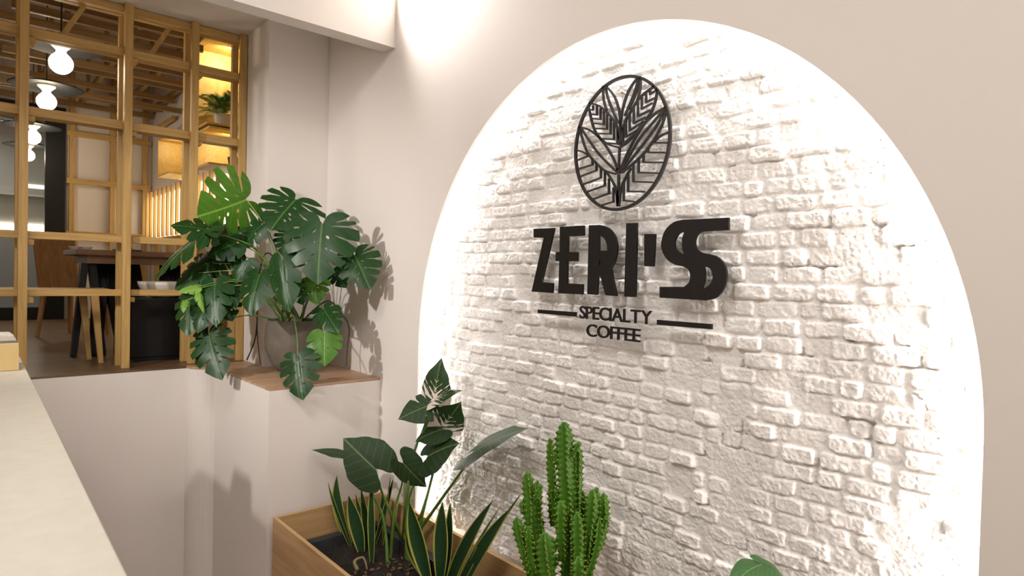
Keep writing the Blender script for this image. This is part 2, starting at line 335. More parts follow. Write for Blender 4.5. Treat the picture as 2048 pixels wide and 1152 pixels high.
# ------------------------------------------------------------------ brick relief inside the arch
def brick_relief():
    rs = np.random.RandomState(4)
    def vn(y, z, s, seed):
        g = np.random.RandomState(seed).rand(257, 257)
        a, b = y * s, z * s; i = np.floor(a).astype(int); j = np.floor(b).astype(int); fa, fb = a - i, b - j
        fa = fa * fa * (3 - 2 * fa); fb = fb * fb * (3 - 2 * fb); i %= 256; j %= 256
        return (g[i, j] * (1 - fa) + g[i + 1, j] * fa) * (1 - fb) + (g[i, j + 1] * (1 - fa) + g[i + 1, j + 1] * fa) * fb
    def fbm(y, z, s, seed, o=4):
        t = 0; a = 1; n = 0
        for k in range(o): t = t + a * vn(y + 3.1 * k, z + 1.7 * k, s * 2 ** k, seed + k); n += a; a *= .55
        return t / n - .5
    st = .0034; y0, y1, z0, z1 = AC - AW - .035, AC + AW + .035, .55, AS + AH + .035
    Y = np.arange(y0, y1, st); Z = np.arange(z0, z1, st)
    y, z = np.meshgrid(Y, Z, indexing='ij')
    wy = y + .014 * fbm(y, z, 9, 40, 3) + .006 * fbm(y, z, 45, 44, 2); wz = z + .014 * fbm(y, z, 2.5, 50, 2) + .0075 * fbm(y, z, 40, 54, 3) + .010 * fbm(y, z, 9, 57, 2)
    cz = .0655; row = np.floor(wz / cz).astype(int); fz = wz / cz - row
    H = np.zeros_like(y); amp = np.zeros_like(y); dyb = np.zeros_like(y); tilt = np.zeros_like(y)
    for r_ in range(row.min(), row.max() + 1):
        m = row == r_; q = np.random.RandomState(900 + r_)
        e = np.cumsum(np.where(q.rand(40) < .18, q.uniform(.07, .10, 40), q.uniform(.125, .165, 40))) + y0 - .3 - (r_ % 2) * .07
        yy = wy[m]; i = np.searchsorted(e, yy) - 1; i = np.clip(i, 0, 38)
        L = e[i + 1] - e[i]; t = (yy - e[i])
        dyb[m] = np.minimum(t, L - t) * .72
        a = q.choice([.05, .3, .6, .9, 1.25, 1.7], 40, p=[.12, .16, .22, .24, .18, .08]) ; amp[m] = a[i]
        tl = q.uniform(-1, 1, 40); tilt[m] = tl[i] * (t / L - .5)
        H[m] = q.uniform(-.003, .005, 40)[i] * np.clip(a[i] * 2, 0, 1)
    dz = np.minimum(fz, 1 - fz) * cz * 1.12
    ss = lambda x, a, b: (lambda t: t * t * (3 - 2 * t))(np.clip((x - a) / (b - a), 0, 1))
    rough = .004 * fbm(y, z, 70, 70, 3)
    # corner-rounded distance to the joint
    rr = .019; ax = np.clip(rr - dyb, 0, rr); az = np.clip(rr - dz, 0, rr); dd = rr - np.sqrt(ax * ax + az * az) + rough
    prof = ss(dd, .0018, .0125)
    fade = fbm(y, z, 3.2, 80, 4)                       # places where plaster has filled the joints
    low = ss(-z + .10 * fbm(y, z, 4, 85, 2), -1.36, -.90) * (.42 + .58 * ss(np.abs(y - AC) / AW, .35, .75))   # rubble plaster lower down
    vis = np.clip(1.0 - 1.1 * ss(fade, .10, .32) - .72 * low, 0.06, 1)
    h = prof * (.0150 * amp + H + .005 * tilt) * vis
    h += .020 * fbm(y, z, 3.2, 90, 3) + .0065 * fbm(y, z, 22, 95, 4) + .0052 * fbm(y, z, 95, 99, 3)
    lump = fbm(y, z, 9, 110, 5); h += low * (.050 * lump + .016 * np.abs(fbm(y, z, 26, 120, 4)))
    ridg = np.abs(fbm(y + .3 * z, z * 1.6, 17, 130, 4)); h += (.25 + low * .8) * .006 * (1 - np.clip(ridg / .10, 0, 1))
    # deep open gaps at a few joints and small pits
    gap = ss(vn(y, z, 13, 140), .80, .88) * (1 - ss(dd, .0, .004)) * (1 - .5 * low); h -= .022 * gap
    pit = ss(vn(y, z, 85, 150), .90, .95) * ss(vn(y, z, 8, 151), .60, .75); h -= .009 * pit
    # damaged patch on the right where plaster broke away
    X = 2.302 - h
    n, m_ = y.shape
    co = np.stack([X, y, z], -1).reshape(-1, 3).astype(np.float32)
    idx = np.arange(n * m_).reshape(n, m_)
    q = np.stack([idx[:-1, :-1], idx[:-1, 1:], idx[1:, 1:], idx[1:, :-1]], -1).reshape(-1, 4)
    cyq = y[:-1, :-1].ravel(); czq = z[:-1, :-1].ravel()
    k = ((cyq - AC) / (AW + .034)) ** 2 + (np.clip(czq - AS, 0, 9) / (AH + .034)) ** 2 < 1
    q = q[k]; used = np.zeros(n * m_, bool); used[q.ravel()] = True; mp = np.cumsum(used) - 1; co = co[used]; q = mp[q]
    me = bpy.data.meshes.new('wall_brick'); me.vertices.add(len(co)); me.vertices.foreach_set('co', co.ravel())
    me.loops.add(q.size); me.loops.foreach_set('vertex_index', q.ravel().astype(np.int32)); me.polygons.add(len(q))
    me.polygons.foreach_set('loop_start', np.arange(0, q.size, 4, dtype=np.int32)); me.polygons.foreach_set('use_smooth', np.ones(len(q), bool))
    me.update(calc_edges=True); me.materials.append(M_brick)
    o = bpy.data.objects.new('wall_brick', me); C.objects.link(o); o['kind'] = 'structure'
brick_relief()
bm = BM(); box(bm, (2.36, .3, ZF), (2.4, 3.5, 3.4)); struct('wall_brick_backing', bm, M_brick)
# LED tape in the cavity, all around the arch
bm = BM(); P = arch(OF - .006, 96, .02)
a_ = [bm.verts.new((2.219, y, z)) for y, z in P]; b_ = [bm.verts.new((2.229, y, z)) for y, z in P]
for i in range(len(P) - 1): bm.faces.new((a_[i], b_[i], b_[i + 1], a_[i + 1]))
tag(obj('led_tape', bm, M_led), 'bright white light tape running around the inside edge of the arch', 'led strip')
# perforated corner bead on the far jamb of the arch
bead = thing('corner_bead', (2.245, 3.398, 1.0), 'row of tiny dark holes down the far left edge inside the arch', 'corner bead')
for k in range(17):
    z = 1.05 + k * .062; bm = BM(); box(bm, (2.243, 3.398, z), (2.248, 3.402, z + .006)); obj('hole', bm, M_blackm, bead, keepworld=True)

# ------------------------------------------------------------------ wall sign
DATA = {"L":{"Z":[[2.3524,2.3409],[2.2051,2.3395],[2.2058,2.3331],[2.2833,2.0696],[2.2045,2.0664],[2.2054,2.0173],[2.3564,2.0191],[2.2772,2.2927],[2.3508,2.2962]],"E":[[2.1658,2.3431],[2.0086,2.3426],[2.0069,2.2954],[2.1089,2.2954],[2.108,2.2199],[2.044,2.2179],[2.0442,2.1746],[2.109,2.1746],[2.1078,2.0675],[2.0063,2.0664],[2.0062,2.0179],[2.1649,2.0175],[2.1634,2.1747],[2.1903,2.176],[2.19,2.2196],[2.1632,2.2206]],"I":[[1.7577,2.3421],[1.6995,2.3411],[1.6967,2.0185],[1.758,2.0177]],"Q":[[1.6591,2.2917],[1.6025,2.2898],[1.6057,2.1516],[1.6543,2.153]],"R":[[1.9768,2.3431],[1.9092,2.3413],[1.8994,2.3387],[1.8853,2.3351],[1.8702,2.3304],[1.857,2.3243],[1.846,2.3164],[1.8359,2.3069],[1.8269,2.2967],[1.8195,2.2866],[1.814,2.2767],[1.81,2.2665],[1.8072,2.2561],[1.8055,2.2454],[1.8047,2.2339],[1.8052,2.2218],[1.8065,2.2098],[1.8083,2.1988],[1.8107,2.189],[1.8139,2.1799],[1.8176,2.1715],[1.8212,2.1638],[1.8253,2.1566],[1.8299,2.1499],[1.834,2.1443],[1.8369,2.1403],[1.8005,2.0182],[1.8654,2.0198],[1.8986,2.1052],[1.9126,2.1037],[1.9152,2.0196],[1.976,2.0203]],"S":[[1.2662,2.3413],[1.4667,2.3429],[1.4751,2.342],[1.4873,2.3407],[1.5007,2.3385],[1.513,2.3346],[1.524,2.3287],[1.5349,2.3214],[1.5449,2.3127],[1.5533,2.3028],[1.5599,2.2912],[1.5652,2.2779],[1.569,2.2642],[1.5709,2.2517],[1.571,2.2405],[1.5693,2.2301],[1.5661,2.2202],[1.5617,2.2106],[1.5561,2.2012],[1.5492,2.1919],[1.5413,2.1835],[1.5329,2.1763],[1.5239,2.1706],[1.5142,2.166],[1.5042,2.1623],[1.4945,2.1591],[1.4847,2.1566],[1.4747,2.155],[1.4653,2.1534],[1.4572,2.1513],[1.4503,2.1487],[1.4445,2.1458],[1.4396,2.1424],[1.4355,2.1383],[1.4321,2.1332],[1.4294,2.1274],[1.4277,2.1211],[1.4268,2.1148],[1.4269,2.1082],[1.4278,2.1013],[1.4297,2.0945],[1.4326,2.0884],[1.4374,2.0829],[1.4438,2.0778],[1.4501,2.0735],[1.4544,2.0704],[1.5724,2.0669],[1.5709,2.021],[1.3548,2.0194],[1.3469,2.0209],[1.3356,2.0228],[1.3233,2.0258],[1.3125,2.0305],[1.3033,2.037],[1.2947,2.0451],[1.2869,2.0543],[1.2803,2.0645],[1.275,2.0761],[1.2706,2.0891],[1.2676,2.1024],[1.2662,2.115],[1.2665,2.1269],[1.2685,2.1387],[1.2719,2.1498],[1.2764,2.1599],[1.2824,2.1689],[1.2899,2.177],[1.2982,2.1842],[1.3067,2.1901],[1.3155,2.1944],[1.3249,2.1973],[1.3345,2.1994],[1.3438,2.2015],[1.3529,2.2034],[1.362,2.2048],[1.3708,2.2063],[1.3786,2.2086],[1.3855,2.2117],[1.3917,2.2155],[1.397,2.2197],[1.4014,2.2244],[1.4047,2.2298],[1.4071,2.2357],[1.4086,2.2418],[1.4093,2.248],[1.4092,2.2542],[1.4083,2.2606],[1.4066,2.2667],[1.4042,2.2723],[1.4009,2.2773],[1.3968,2.2819],[1.3921,2.2858],[1.3871,2.2888],[1.3812,2.2907],[1.3745,2.2915],[1.3683,2.2918],[1.364,2.2921],[1.2645,2.293]]},"H":{"R":[[[1.913,2.2924],[1.8996,2.2902],[1.8929,2.2856],[1.8836,2.279],[1.8758,2.2717],[1.8709,2.2638],[1.8675,2.2551],[1.8649,2.2466],[1.8634,2.2377],[1.8629,2.229],[1.8626,2.2229],[1.9106,2.2235]],[[1.91,2.1858],[1.9027,2.1786],[1.9014,2.1637],[1.9089,2.1529]]],"S":[[[1.4602,2.294],[1.465,2.2934],[1.472,2.2927],[1.4797,2.2908],[1.4864,2.287],[1.4925,2.2804],[1.4985,2.2716],[1.5033,2.2619],[1.5058,2.2529],[1.5054,2.2443],[1.5029,2.2357],[1.4987,2.2276],[1.4934,2.2205],[1.4857,2.214],[1.4758,2.2079],[1.4665,2.2037],[1.4607,2.2026],[1.46,2.2057],[1.4625,2.2119],[1.466,2.2199],[1.4683,2.2281],[1.4692,2.2368],[1.4697,2.2465],[1.4697,2.2563],[1.469,2.2652],[1.4672,2.2737],[1.4646,2.282],[1.462,2.2891]],[[1.3663,2.1534],[1.361,2.1522],[1.3534,2.1507],[1.3454,2.1482],[1.339,2.1443],[1.3343,2.1383],[1.3303,2.1307],[1.3275,2.1226],[1.3261,2.1149],[1.3263,2.1079],[1.328,2.1009],[1.3307,2.0943],[1.3342,2.0883],[1.339,2.0827],[1.345,2.0775],[1.3511,2.0731],[1.3565,2.0697],[1.3612,2.0672],[1.3656,2.0654],[1.369,2.065],[1.3709,2.0667],[1.3704,2.0711],[1.368,2.0776],[1.3652,2.0852],[1.363,2.0927],[1.3617,2.1001],[1.3607,2.1079],[1.36,2.1159],[1.3601,2.1236],[1.3611,2.1318],[1.363,2.1404],[1.3649,2.1481]]]},"bars":[[[2.3077,1.9294],[2.0465,1.9318],[2.0483,1.9099],[2.3071,1.9115]],[[1.5814,1.9271],[1.3248,1.928],[1.3242,1.9076],[1.5807,1.9063]]],"st":[[12,[[1.9167,2.9781],[1.9162,2.9623],[1.9151,2.9398],[1.9123,2.9179],[1.9059,2.8974],[1.8977,2.8775],[1.8919,2.8638]]],[13,[[1.9034,2.9724],[1.8986,2.9567],[1.8916,2.9344],[1.8836,2.9124],[1.8749,2.8929],[1.8652,2.8737],[1.8551,2.8542],[1.8434,2.8319],[1.8315,2.8092],[1.8231,2.7934]]],[12,[[1.9012,2.976],[1.887,2.9622],[1.8672,2.9422],[1.8499,2.9204],[1.8374,2.8974],[1.8271,2.8725],[1.819,2.8478],[1.8134,2.8213],[1.8099,2.7949],[1.8077,2.7764]]],[12,[[1.7227,2.9726],[1.7334,2.9633],[1.7486,2.9497],[1.7624,2.9345],[1.7728,2.9186],[1.7817,2.9011],[1.7895,2.8827],[1.7961,2.8629],[1.8015,2.8421],[1.8056,2.8223],[1.808,2.8026],[1.8091,2.7839],[1.8097,2.771]]],[12,[[1.7156,2.9699],[1.7199,2.9562],[1.7262,2.9367],[1.7334,2.9173],[1.7416,2.8998],[1.7508,2.8825],[1.76,2.8657],[1.7701,2.8481],[1.7802,2.831],[1.7873,2.8191]]],[12,[[1.7059,2.9706],[1.7053,2.9582],[1.7047,2.9405],[1.7056,2.9229],[1.7097,2.9055],[1.7153,2.8882],[1.7194,2.8761]]],[10,[[1.7141,2.9668],[1.7146,2.9579],[1.7156,2.9451],[1.7185,2.9311],[1.724,2.9162],[1.7313,2.9],[1.7393,2.8845],[1.7489,2.8691],[1.7592,2.8543],[1.7665,2.8441]]],[13,[[1.9994,2.9165],[1.982,2.9105],[1.9574,2.9014],[1.9331,2.8891],[1.9108,2.8725],[1.8887,2.8527],[1.8694,2.8333],[1.8537,2.8157],[1.8406,2.7982],[1.83,2.78],[1.8221,2.7581],[1.8167,2.7354],[1.8131,2.7194]]],[12,[[2.001,2.8926],[1.9953,2.8736],[1.9871,2.8468],[1.9784,2.822],[1.9709,2.8034],[1.963,2.7867],[1.951,2.7695],[1.933,2.7497],[1.9111,2.7296],[1.8881,2.7126],[1.8618,2.6998],[1.8345,2.6902],[1.8155,2.6838]]],[9,[[1.9763,2.9013],[1.9754,2.8951],[1.9744,2.8865],[1.9756,2.8807],[1.9813,2.8802],[1.9892,2.8824],[1.995,2.8842]]],[10,[[1.9514,2.8943],[1.95,2.8533],[1.9878,2.8623]]],[10,[[1.9288,2.8794],[1.9271,2.8284],[1.9806,2.8405]]],[10,[[1.9088,2.8639],[1.9067,2.8012],[1.9718,2.8179]]],[10,[[1.8889,2.8456],[1.8866,2.7773],[1.9597,2.7907]]],[10,[[1.8676,2.8242],[1.8651,2.7516],[1.9366,2.7643]]],[10,[[1.8472,2.8003],[1.8445,2.724],[1.9122,2.7368]]],[10,[[1.8257,2.7619],[1.8235,2.7006],[1.8766,2.711]]],[13,[[1.6274,2.9178],[1.6406,2.9136],[1.6594,2.9074],[1.6773,2.9003],[1.6918,2.8929],[1.7052,2.8845],[1.7179,2.8747],[1.7298,2.8628],[1.741,2.8493],[1.7519,2.8357],[1.763,2.8227],[1.7738,2.8096],[1.7828,2.7954],[1.7893,2.7799],[1.794,2.7633],[1.7978,2.746],[1.801,2.7255],[1.8032,2.7042],[1.8047,2.6893]]],[12,[[1.6157,2.9044],[1.6172,2.8919],[1.6195,2.8741],[1.6233,2.8566],[1.6288,2.8405],[1.6358,2.8247],[1.6437,2.8108],[1.654,2.7991],[1.6652,2.7893],[1.6733,2.7826]]],[12,[[1.68,2.7782],[1.6942,2.7636],[1.7146,2.7429],[1.7338,2.7249],[1.749,2.7131],[1.7628,2.7042],[1.7758,2.6967],[1.7891,2.6903],[1.8016,2.6853],[1.8103,2.6819]]],[10,[[1.6539,2.9095],[1.6532,2.8889],[1.6181,2.8994]]],[10,[[1.6739,2.9008],[1.6724,2.8577],[1.6237,2.8676]]],[10,[[1.6961,2.8873],[1.6943,2.8338],[1.6383,2.8484]]],[10,[[1.7165,2.8744],[1.7142,2.8064],[1.6474,2.8198]]],[10,[[1.7382,2.8503],[1.7357,2.779],[1.6702,2.7933]]],[10,[[1.7601,2.8258],[1.7575,2.7512],[1.68,2.7782]]],[10,[[1.7793,2.7977],[1.7768,2.7256],[1.7134,2.7443]]],[10,[[1.7942,2.7685],[1.7917,2.6961],[1.7408,2.7231]]],[13,[[2.0601,2.8139],[2.0437,2.8089],[2.0205,2.8015],[1.9975,2.7918],[1.9767,2.7798],[1.9561,2.7656],[1.9361,2.7492],[1.9162,2.73],[1.897,2.7087],[1.8796,2.6878],[1.8645,2.6679],[1.8512,2.6484],[1.8397,2.6299],[1.8296,2.6109],[1.8213,2.593],[1.8156,2.5805]]],[13,[[2.043,2.802],[2.0301,2.7861],[2.0117,2.7634],[1.9916,2.7393],[1.9719,2.7157],[1.9507,2.6907],[1.9252,2.6641],[1.8896,2.6319],[1.8503,2.5986],[1.8229,2.5755]]],[13,[[2.0557,2.8102],[2.0502,2.7933],[2.0421,2.7693],[2.0327,2.7452],[2.0224,2.7227],[2.0108,2.7001],[1.9976,2.6794],[1.9823,2.6617],[1.9653,2.6459],[1.9477,2.6309],[1.9296,2.6156],[1.9109,2.601],[1.8915,2.5887],[1.869,2.5793],[1.8461,2.5722],[1.8301,2.5675]]],[13,[[1.5671,2.8188],[1.5826,2.8143],[1.605,2.8077],[1.6266,2.7995],[1.645,2.7905],[1.6626,2.7799],[1.6796,2.767],[1.6958,2.7507],[1.7114,2.732],[1.7263,2.7124],[1.7406,2.6922],[1.7541,2.6711],[1.7669,2.6497],[1.78,2.6258],[1.7924,2.6017],[1.801,2.5847]]],[12,[[1.5744,2.8066],[1.5825,2.7936],[1.5944,2.7748],[1.6086,2.7553],[1.6248,2.7368],[1.6435,2.7175],[1.6635,2.6976],[1.685,2.6766],[1.7078,2.6548],[1.7307,2.6337],[1.7552,2.6118],[1.7797,2.5905],[1.7971,2.5756]]],[11,[[1.5778,2.8099],[1.5954,2.796],[1.6207,2.7758],[1.6452,2.7558],[1.6662,2.7386],[1.6863,2.7217],[1.705,2.7037],[1.7219,2.6837],[1.7373,2.6627],[1.7523,2.6421],[1.7685,2.6204],[1.7841,2.599],[1.7951,2.584]]],[13,[[1.5666,2.8052],[1.5711,2.7912],[1.5776,2.7711],[1.5855,2.7515],[1.5944,2.7346],[1.6048,2.7181],[1.6166,2.7018],[1.6304,2.6851],[1.6457,2.6686],[1.662,2.6529],[1.6784,2.6387],[1.6959,2.6255],[1.7158,2.612],[1.7425,2.5965],[1.772,2.5806],[1.7932,2.5694]]],[12,[[1.8104,2.6842],[1.8108,2.6667],[1.8114,2.6421],[1.8119,2.6207],[1.8121,2.6057],[1.8121,2.5939],[1.8121,2.5859]]],[34,[[1.8123,2.5917],[1.8114,2.5655]]],[24,[[1.8149,2.7718],[1.8115,2.696]]],[14,[[1.8113,2.5626],[1.8093,2.4202]]],[12,[[1.8875,2.5853],[1.8779,2.5747],[1.8644,2.5594],[1.8518,2.5434],[1.8413,2.5283],[1.8316,2.5125],[1.8238,2.494],[1.8181,2.4685],[1.8141,2.4403],[1.8116,2.4203]]],[12,[[1.7431,2.584],[1.7525,2.5715],[1.7658,2.5536],[1.7774,2.5361],[1.7852,2.522],[1.7913,2.5084],[1.7963,2.4917],[1.8005,2.4671],[1.8036,2.4396],[1.8056,2.4199]]],[26,[[1.8119,2.493],[1.8098,2.4347]]],[11,[[2.0772,2.7051],[2.0675,2.7032],[2.0536,2.7002],[2.0392,2.6958],[2.024,2.6884],[2.0083,2.6795],[1.9974,2.6733]]],[10,[[2.0671,2.6574],[1.9931,2.6685]]],[10,[[1.9701,2.6565],[1.969,2.6243],[2.0614,2.6134]]],[10,[[1.9454,2.6336],[1.944,2.5944],[2.045,2.5764]]],[10,[[1.917,2.6082],[1.9153,2.5585],[2.0237,2.5375]]],[10,[[1.8929,2.5859],[1.8906,2.5205],[1.9954,2.5014]]],[10,[[1.8672,2.5508],[1.8648,2.4828],[1.9577,2.4632]]],[10,[[1.8392,2.507],[1.8369,2.4425],[1.9031,2.4323]]],[11,[[1.624,2.6836],[1.6155,2.6892],[1.6033,2.6969],[1.5904,2.7033],[1.576,2.707],[1.5611,2.7093],[1.5506,2.7108]]],[10,[[1.6359,2.6792],[1.5529,2.6669]]],[10,[[1.6553,2.6576],[1.6548,2.6408],[1.567,2.6283]]],[10,[[1.6786,2.6383],[1.6773,2.6007],[1.5767,2.5888]]],[10,[[1.7042,2.6191],[1.7021,2.5597],[1.5994,2.5461]]],[10,[[1.7315,2.5969],[1.7289,2.5228],[1.6267,2.5103]]],[10,[[1.7591,2.5686],[1.7561,2.4825],[1.666,2.4738]]],[10,[[1.7821,2.525],[1.7793,2.4441],[1.7224,2.4354]]]]}
XB, XF = 2.227, 2.215
fix = lambda l: [tuple(p) for p in l]
s = thing('leaf_emblem', (2.24, 1.811, 2.70), 'black oval emblem of cut-out leaves mounted high on the white brick', 'emblem')
bm = BM(); N = 96; EY, EZ, RYY, RZZ = 1.811, 2.700, .2725, .300
rings = []
for (dr, x) in ((0, XF), (.013, XF), (.013, XB), (0, XB)):
    rings.append([bm.verts.new((x, EY + (RYY - dr) * math.cos(2 * math.pi * k / N), EZ + (RZZ - dr) * math.sin(2 * math.pi * k / N))) for k in range(N)])
for i in range(4):
    for k in range(N): bm.faces.new((rings[i][k], rings[i][(k + 1) % N], rings[(i + 1) % 4][(k + 1) % N], rings[(i + 1) % 4][k]))
bmesh.ops.recalc_face_normals(bm, faces=bm.faces)
obj('ring', bm, M_blkemb, s, keepworld=True)
def standoffs(root, pts):
    for y, z in pts:
        bm = BM(); tube(bm, [(XB + .0052, y, z), (2.310, y, z)], .006, .006, 10); obj('standoff', bm, M_galv, root, True, True)
standoffs(s, [(1.811, 2.45), (1.811, 2.93), (1.62, 2.70), (2.0, 2.70)])
def strokes(lst):
    bm = BM()
    for wz_, pts in lst:
        hw = wz_ * .26042 / 1258.87 * 2.75 * .5 * 1.12
        pts = [Vector((p[0], p[1])) for p in pts]; Lf = []; Rt = []
        for i, p in enumerate(pts):
            a = pts[max(i - 1, 0)]; b = pts[min(i + 1, len(pts) - 1)]
            if 0 < i < len(pts) - 1:
                d1 = (p - a).normalized(); d2 = (b - p).normalized(); n1 = Vector((-d1.y, d1.x)); n2 = Vector((-d2.y, d2.x)); nn = (n1 + n2).normalized(); k = hw / max(.45, nn.dot(n1))
            else:
                d1 = (b - a).normalized(); nn = Vector((-d1.y, d1.x)); k = hw
            Lf.append(p + nn * k); Rt.append(p - nn * k)
        V = [[bm.verts.new((x, q.x, q.y)) for q in side] for x in (XF, XB) for side in (Lf, Rt)]
        for i in range(len(pts) - 1):
            for A_, B_ in ((0, 1), (1, 3), (3, 2), (2, 0)): bm.faces.new((V[A_][i], V[A_][i + 1], V[B_][i + 1], V[B_][i]))
        for i in (0, -1): bm.faces.new((V[0][i], V[1][i], V[3][i], V[2][i]))
    bmesh.ops.recalc_face_normals(bm, faces=bm.faces); return bm
STR = DATA['st']; seg = [('leaf', 0, 3), ('leaf', 3, 7), ('leaf', 7, 17), ('leaf', 17, 28), ('leaf', 28, 31), ('leaf', 31, 35), ('stem', 35, 42), ('leaf', 42, 50), ('leaf', 50, 58)]
for nm, a, b in seg: obj(nm, strokes(STR[a:b]), M_blkemb, s, keepworld=True)
def disc_x(cy, cz, ry, rz, x0, x1, n=72):
    return prism_x([[(cy + ry * math.cos(2 * math.pi * k / n), cz + rz * math.sin(2 * math.pi * k / n)) for k in range(n)]], x0, x1)
obj('clear_backing', disc_x(EY - .002, EZ, .292, .318, XB, XB + .005), M_acr, s, keepworld=True, label='clear acrylic disc')
n_ = thing('name_sign', (2.24, 1.81, 2.18), 'large thick black letters spelling a name across the white brick below the emblem', 'sign letters')
for ch in 'ZERIQS':
    bmm = prism_x([fix(DATA['L'][ch])] + [fix(h) for h in DATA['H'].get(ch, [])], XF, XB)
    obj('apostrophe' if ch == 'Q' else 'letter', bmm, M_black, n_, keepworld=True)
out = [(2.37, 2.00), (2.37, 2.355), (1.30, 2.36), (1.235, 2.36), (1.238, 2.27), (1.30, 2.24), (1.245, 2.20), (1.232, 2.12), (1.25, 2.05), (1.30, 2.00)]
obj('clear_backing', prism_x([out], XB, XB + .005), M_acr, n_, keepworld=True, label='clear acrylic sheet')
standoffs(n_, [(2.28, 2.03), (2.12, 2.03), (1.73, 2.30), (1.36, 2.04)])
t_ = thing('tagline_sign', (2.24, 1.81, 1.89), 'small thin black capital letters in two rows between two bars', 'sign letters')
for b in DATA['bars']: obj('bar', prism_x([fix(b)], XF, XB), M_black, t_, keepworld=True)
def textrow(txt, yl, yr, zb, zt, off, XB=XF + .007):
    pieces = []
    for ch in txt:
        cu = bpy.data.curves.new('letter', 'FONT'); cu.body = ch; cu.size = 1; cu.offset = off; cu.resolution_u = 4
        o = bpy.data.objects.new('letter', cu); C.objects.link(o); bpy.context.view_layer.update()
        me = o.to_mesh(); vs = [v.co.copy() for v in me.vertices]; fs = [list(p.vertices) for p in me.polygons]; o.to_mesh_clear()
        bpy.data.objects.remove(o)
        x0 = min(v.x for v in vs); x1 = max(v.x for v in vs); pieces.append((vs, fs, x0, x1))
    gap = .030; tot = sum(p[3] - p[2] for p in pieces) + gap * (len(pieces) - 1); kx = (yl - yr) / tot
    z0 = min(v.y for v in pieces[0][0]); z1 = max(v.y for v in pieces[0][0]); kz = (zt - zb) / (z1 - z0); cur = 0
    for vs, fs, x0, x1 in pieces:
        bm = BM(); V = [bm.verts.new((XF, yl - (cur + v.x - x0) * kx, zb + (v.y - z0) * kz)) for v in vs]
        fa = []
        for f_ in fs:
            try: fa.append(bm.faces.new([V[i] for i in f_]))
            except ValueError: pass
        r = bmesh.ops.extrude_face_region(bm, geom=fa)
        for v in [g for g in r['geom'] if isinstance(g, bmesh.types.BMVert)]: v.co.x = XB
        bmesh.ops.recalc_face_normals(bm, faces=bm.faces)
        obj('letter', bm, M_black, t_, keepworld=True); cur += x1 - x0 + gap
textrow('SPECIALTY', 2.022, 1.608, 1.9035, 1.9640, .010)
textrow('COFFEE', 1.976, 1.666, 1.8230, 1.8815, .010)
obj('clear_backing', prism_x([[(2.05, 1.81), (2.05, 1.985), (1.59, 1.985), (1.59, 1.81)]], XB, XB + .005), M_acr, t_, keepworld=True, label='clear acrylic sheet')

standoffs(t_, [(1.95, 1.83), (1.70, 1.83)])

# ------------------------------------------------------------------ counter and the box of magazines
ct = thing('bar_counter', (-.4, 2.4, 1.6), 'cream stone counter running along the lower left edge of the view', 'counter')
e0 = onplane(255, 1152, 2, 1.6); e1 = onplane(40, 713, 2, 1.6); dr = (e1 - e0).normalized(); e0 = e0 - dr * 1.6
poly = [e0, e1, e1 + Vector((-1.6, 0, 0)), e0 + Vector((-1.6, 0, 0))]
bm = BM(); lo = [bm.verts.new((p.x, p.y, 1.555)) for p in poly]; hi = [bm.verts.new((p.x, p.y, 1.6)) for p in poly]
for i in range(4): bm.faces.new((lo[i], lo[(i + 1) % 4], hi[(i + 1) % 4], hi[i]))
bm.faces.new(hi); bm.faces.new(lo[::-1]); bmesh.ops.recalc_face_normals(bm, faces=bm.faces)
bmesh.ops.bevel(bm, geom=bm.edges[:], offset=.003, segments=2, affect='EDGES')
obj('worktop', bm, M_counter, ct, keepworld=True)
bm = BM(); box(bm, (-1.3, -.2, ZF + .001), (.17, 4.1, 1.555)); obj('body', bm, M_wall, ct, keepworld=True)
p = onplane(38, 741, 2, 1.6)
bx = thing('open_box', (p.x - .12, p.y + .1, 1.601), 'tan box holding magazines at the far end of the cream counter', 'box')
bm = BM(); box(bm, (-.22, -.10, 0), (.12, .12, .128), .003); obj('case', bm, M_card, bx)
zz = 1.601 + .1285
for i, (h_, m_, lab) in enumerate(((.010, M_pgrey, 'grey covered magazine lying directly on the tan box'), (.008, M_paper, 'cream magazine lying on the grey one'), (.008, M_paper, 'buff magazine second from the top of the pile on the tan box'), (.009, mat('speckled_cover', (.6, .55, .48), .5, var=.5, vscale=80), 'speckled magazine topmost on the tan box'))):
    mg = thing('magazine', (bx.location.x + .0 - i * .006, bx.location.y, zz), lab, 'magazine', 'magazines on the tan box', .02 * (i - 1))
    bm = BM(); box(bm, (-.2, -.09, 0), (.115, .1, h_), .001); obj('cover', bm, m_, mg); zz += h_ + .0005

# ------------------------------------------------------------------ lattice screen
ls = thing('lattice_screen', (.7, 5.2, ZP), 'golden timber lattice screen of posts and rails between platform edge and ceiling', 'lattice screen')
Yf = 5.17
def part(nm, bm, m, root, **k): return obj(nm, bm, m, root, keepworld=True, **k)
def stick(nm, root, a, b, wx, wy, m=None, bev=.003):
    bm = BM(); beam(bm, a, b, wx, wy, bev=bev); return part(nm, bm, m or M_pine, root)
PX = (-.30, .323, .909, 1.345, 1.697)
for x in PX:
    stick('post', ls, (x, Yf + .035, ZP + .001), (x, Yf + .035, HC - .001), .045 if x > 1.3 else .058, .05)
    stick('back_post', ls, (x - .012, Yf + .20, ZP + .001), (x - .012, Yf + .20, HC - .001), .05, .045)
for z, hh in ((3.925, .05), (3.625, .055), (3.105, .06), (2.292, .05), (1.908, .045)):
    for y in ((Yf + .085, Yf + .155) if z > 3 else (Yf + .085,)):
        bm = BM(); beam(bm, (-1.2, y, z), (1.722, y, z), .05, hh, bev=.003); part('rail', bm, M_pineX, ls)
for x in PX:
    for z in (3.625, 3.105, 2.292, 1.908):
        stick('spacer_block', ls, (x + .045, Yf + .06, z - .05), (x + .045, Yf + .20, z - .05), .035, .035, M_pineX)
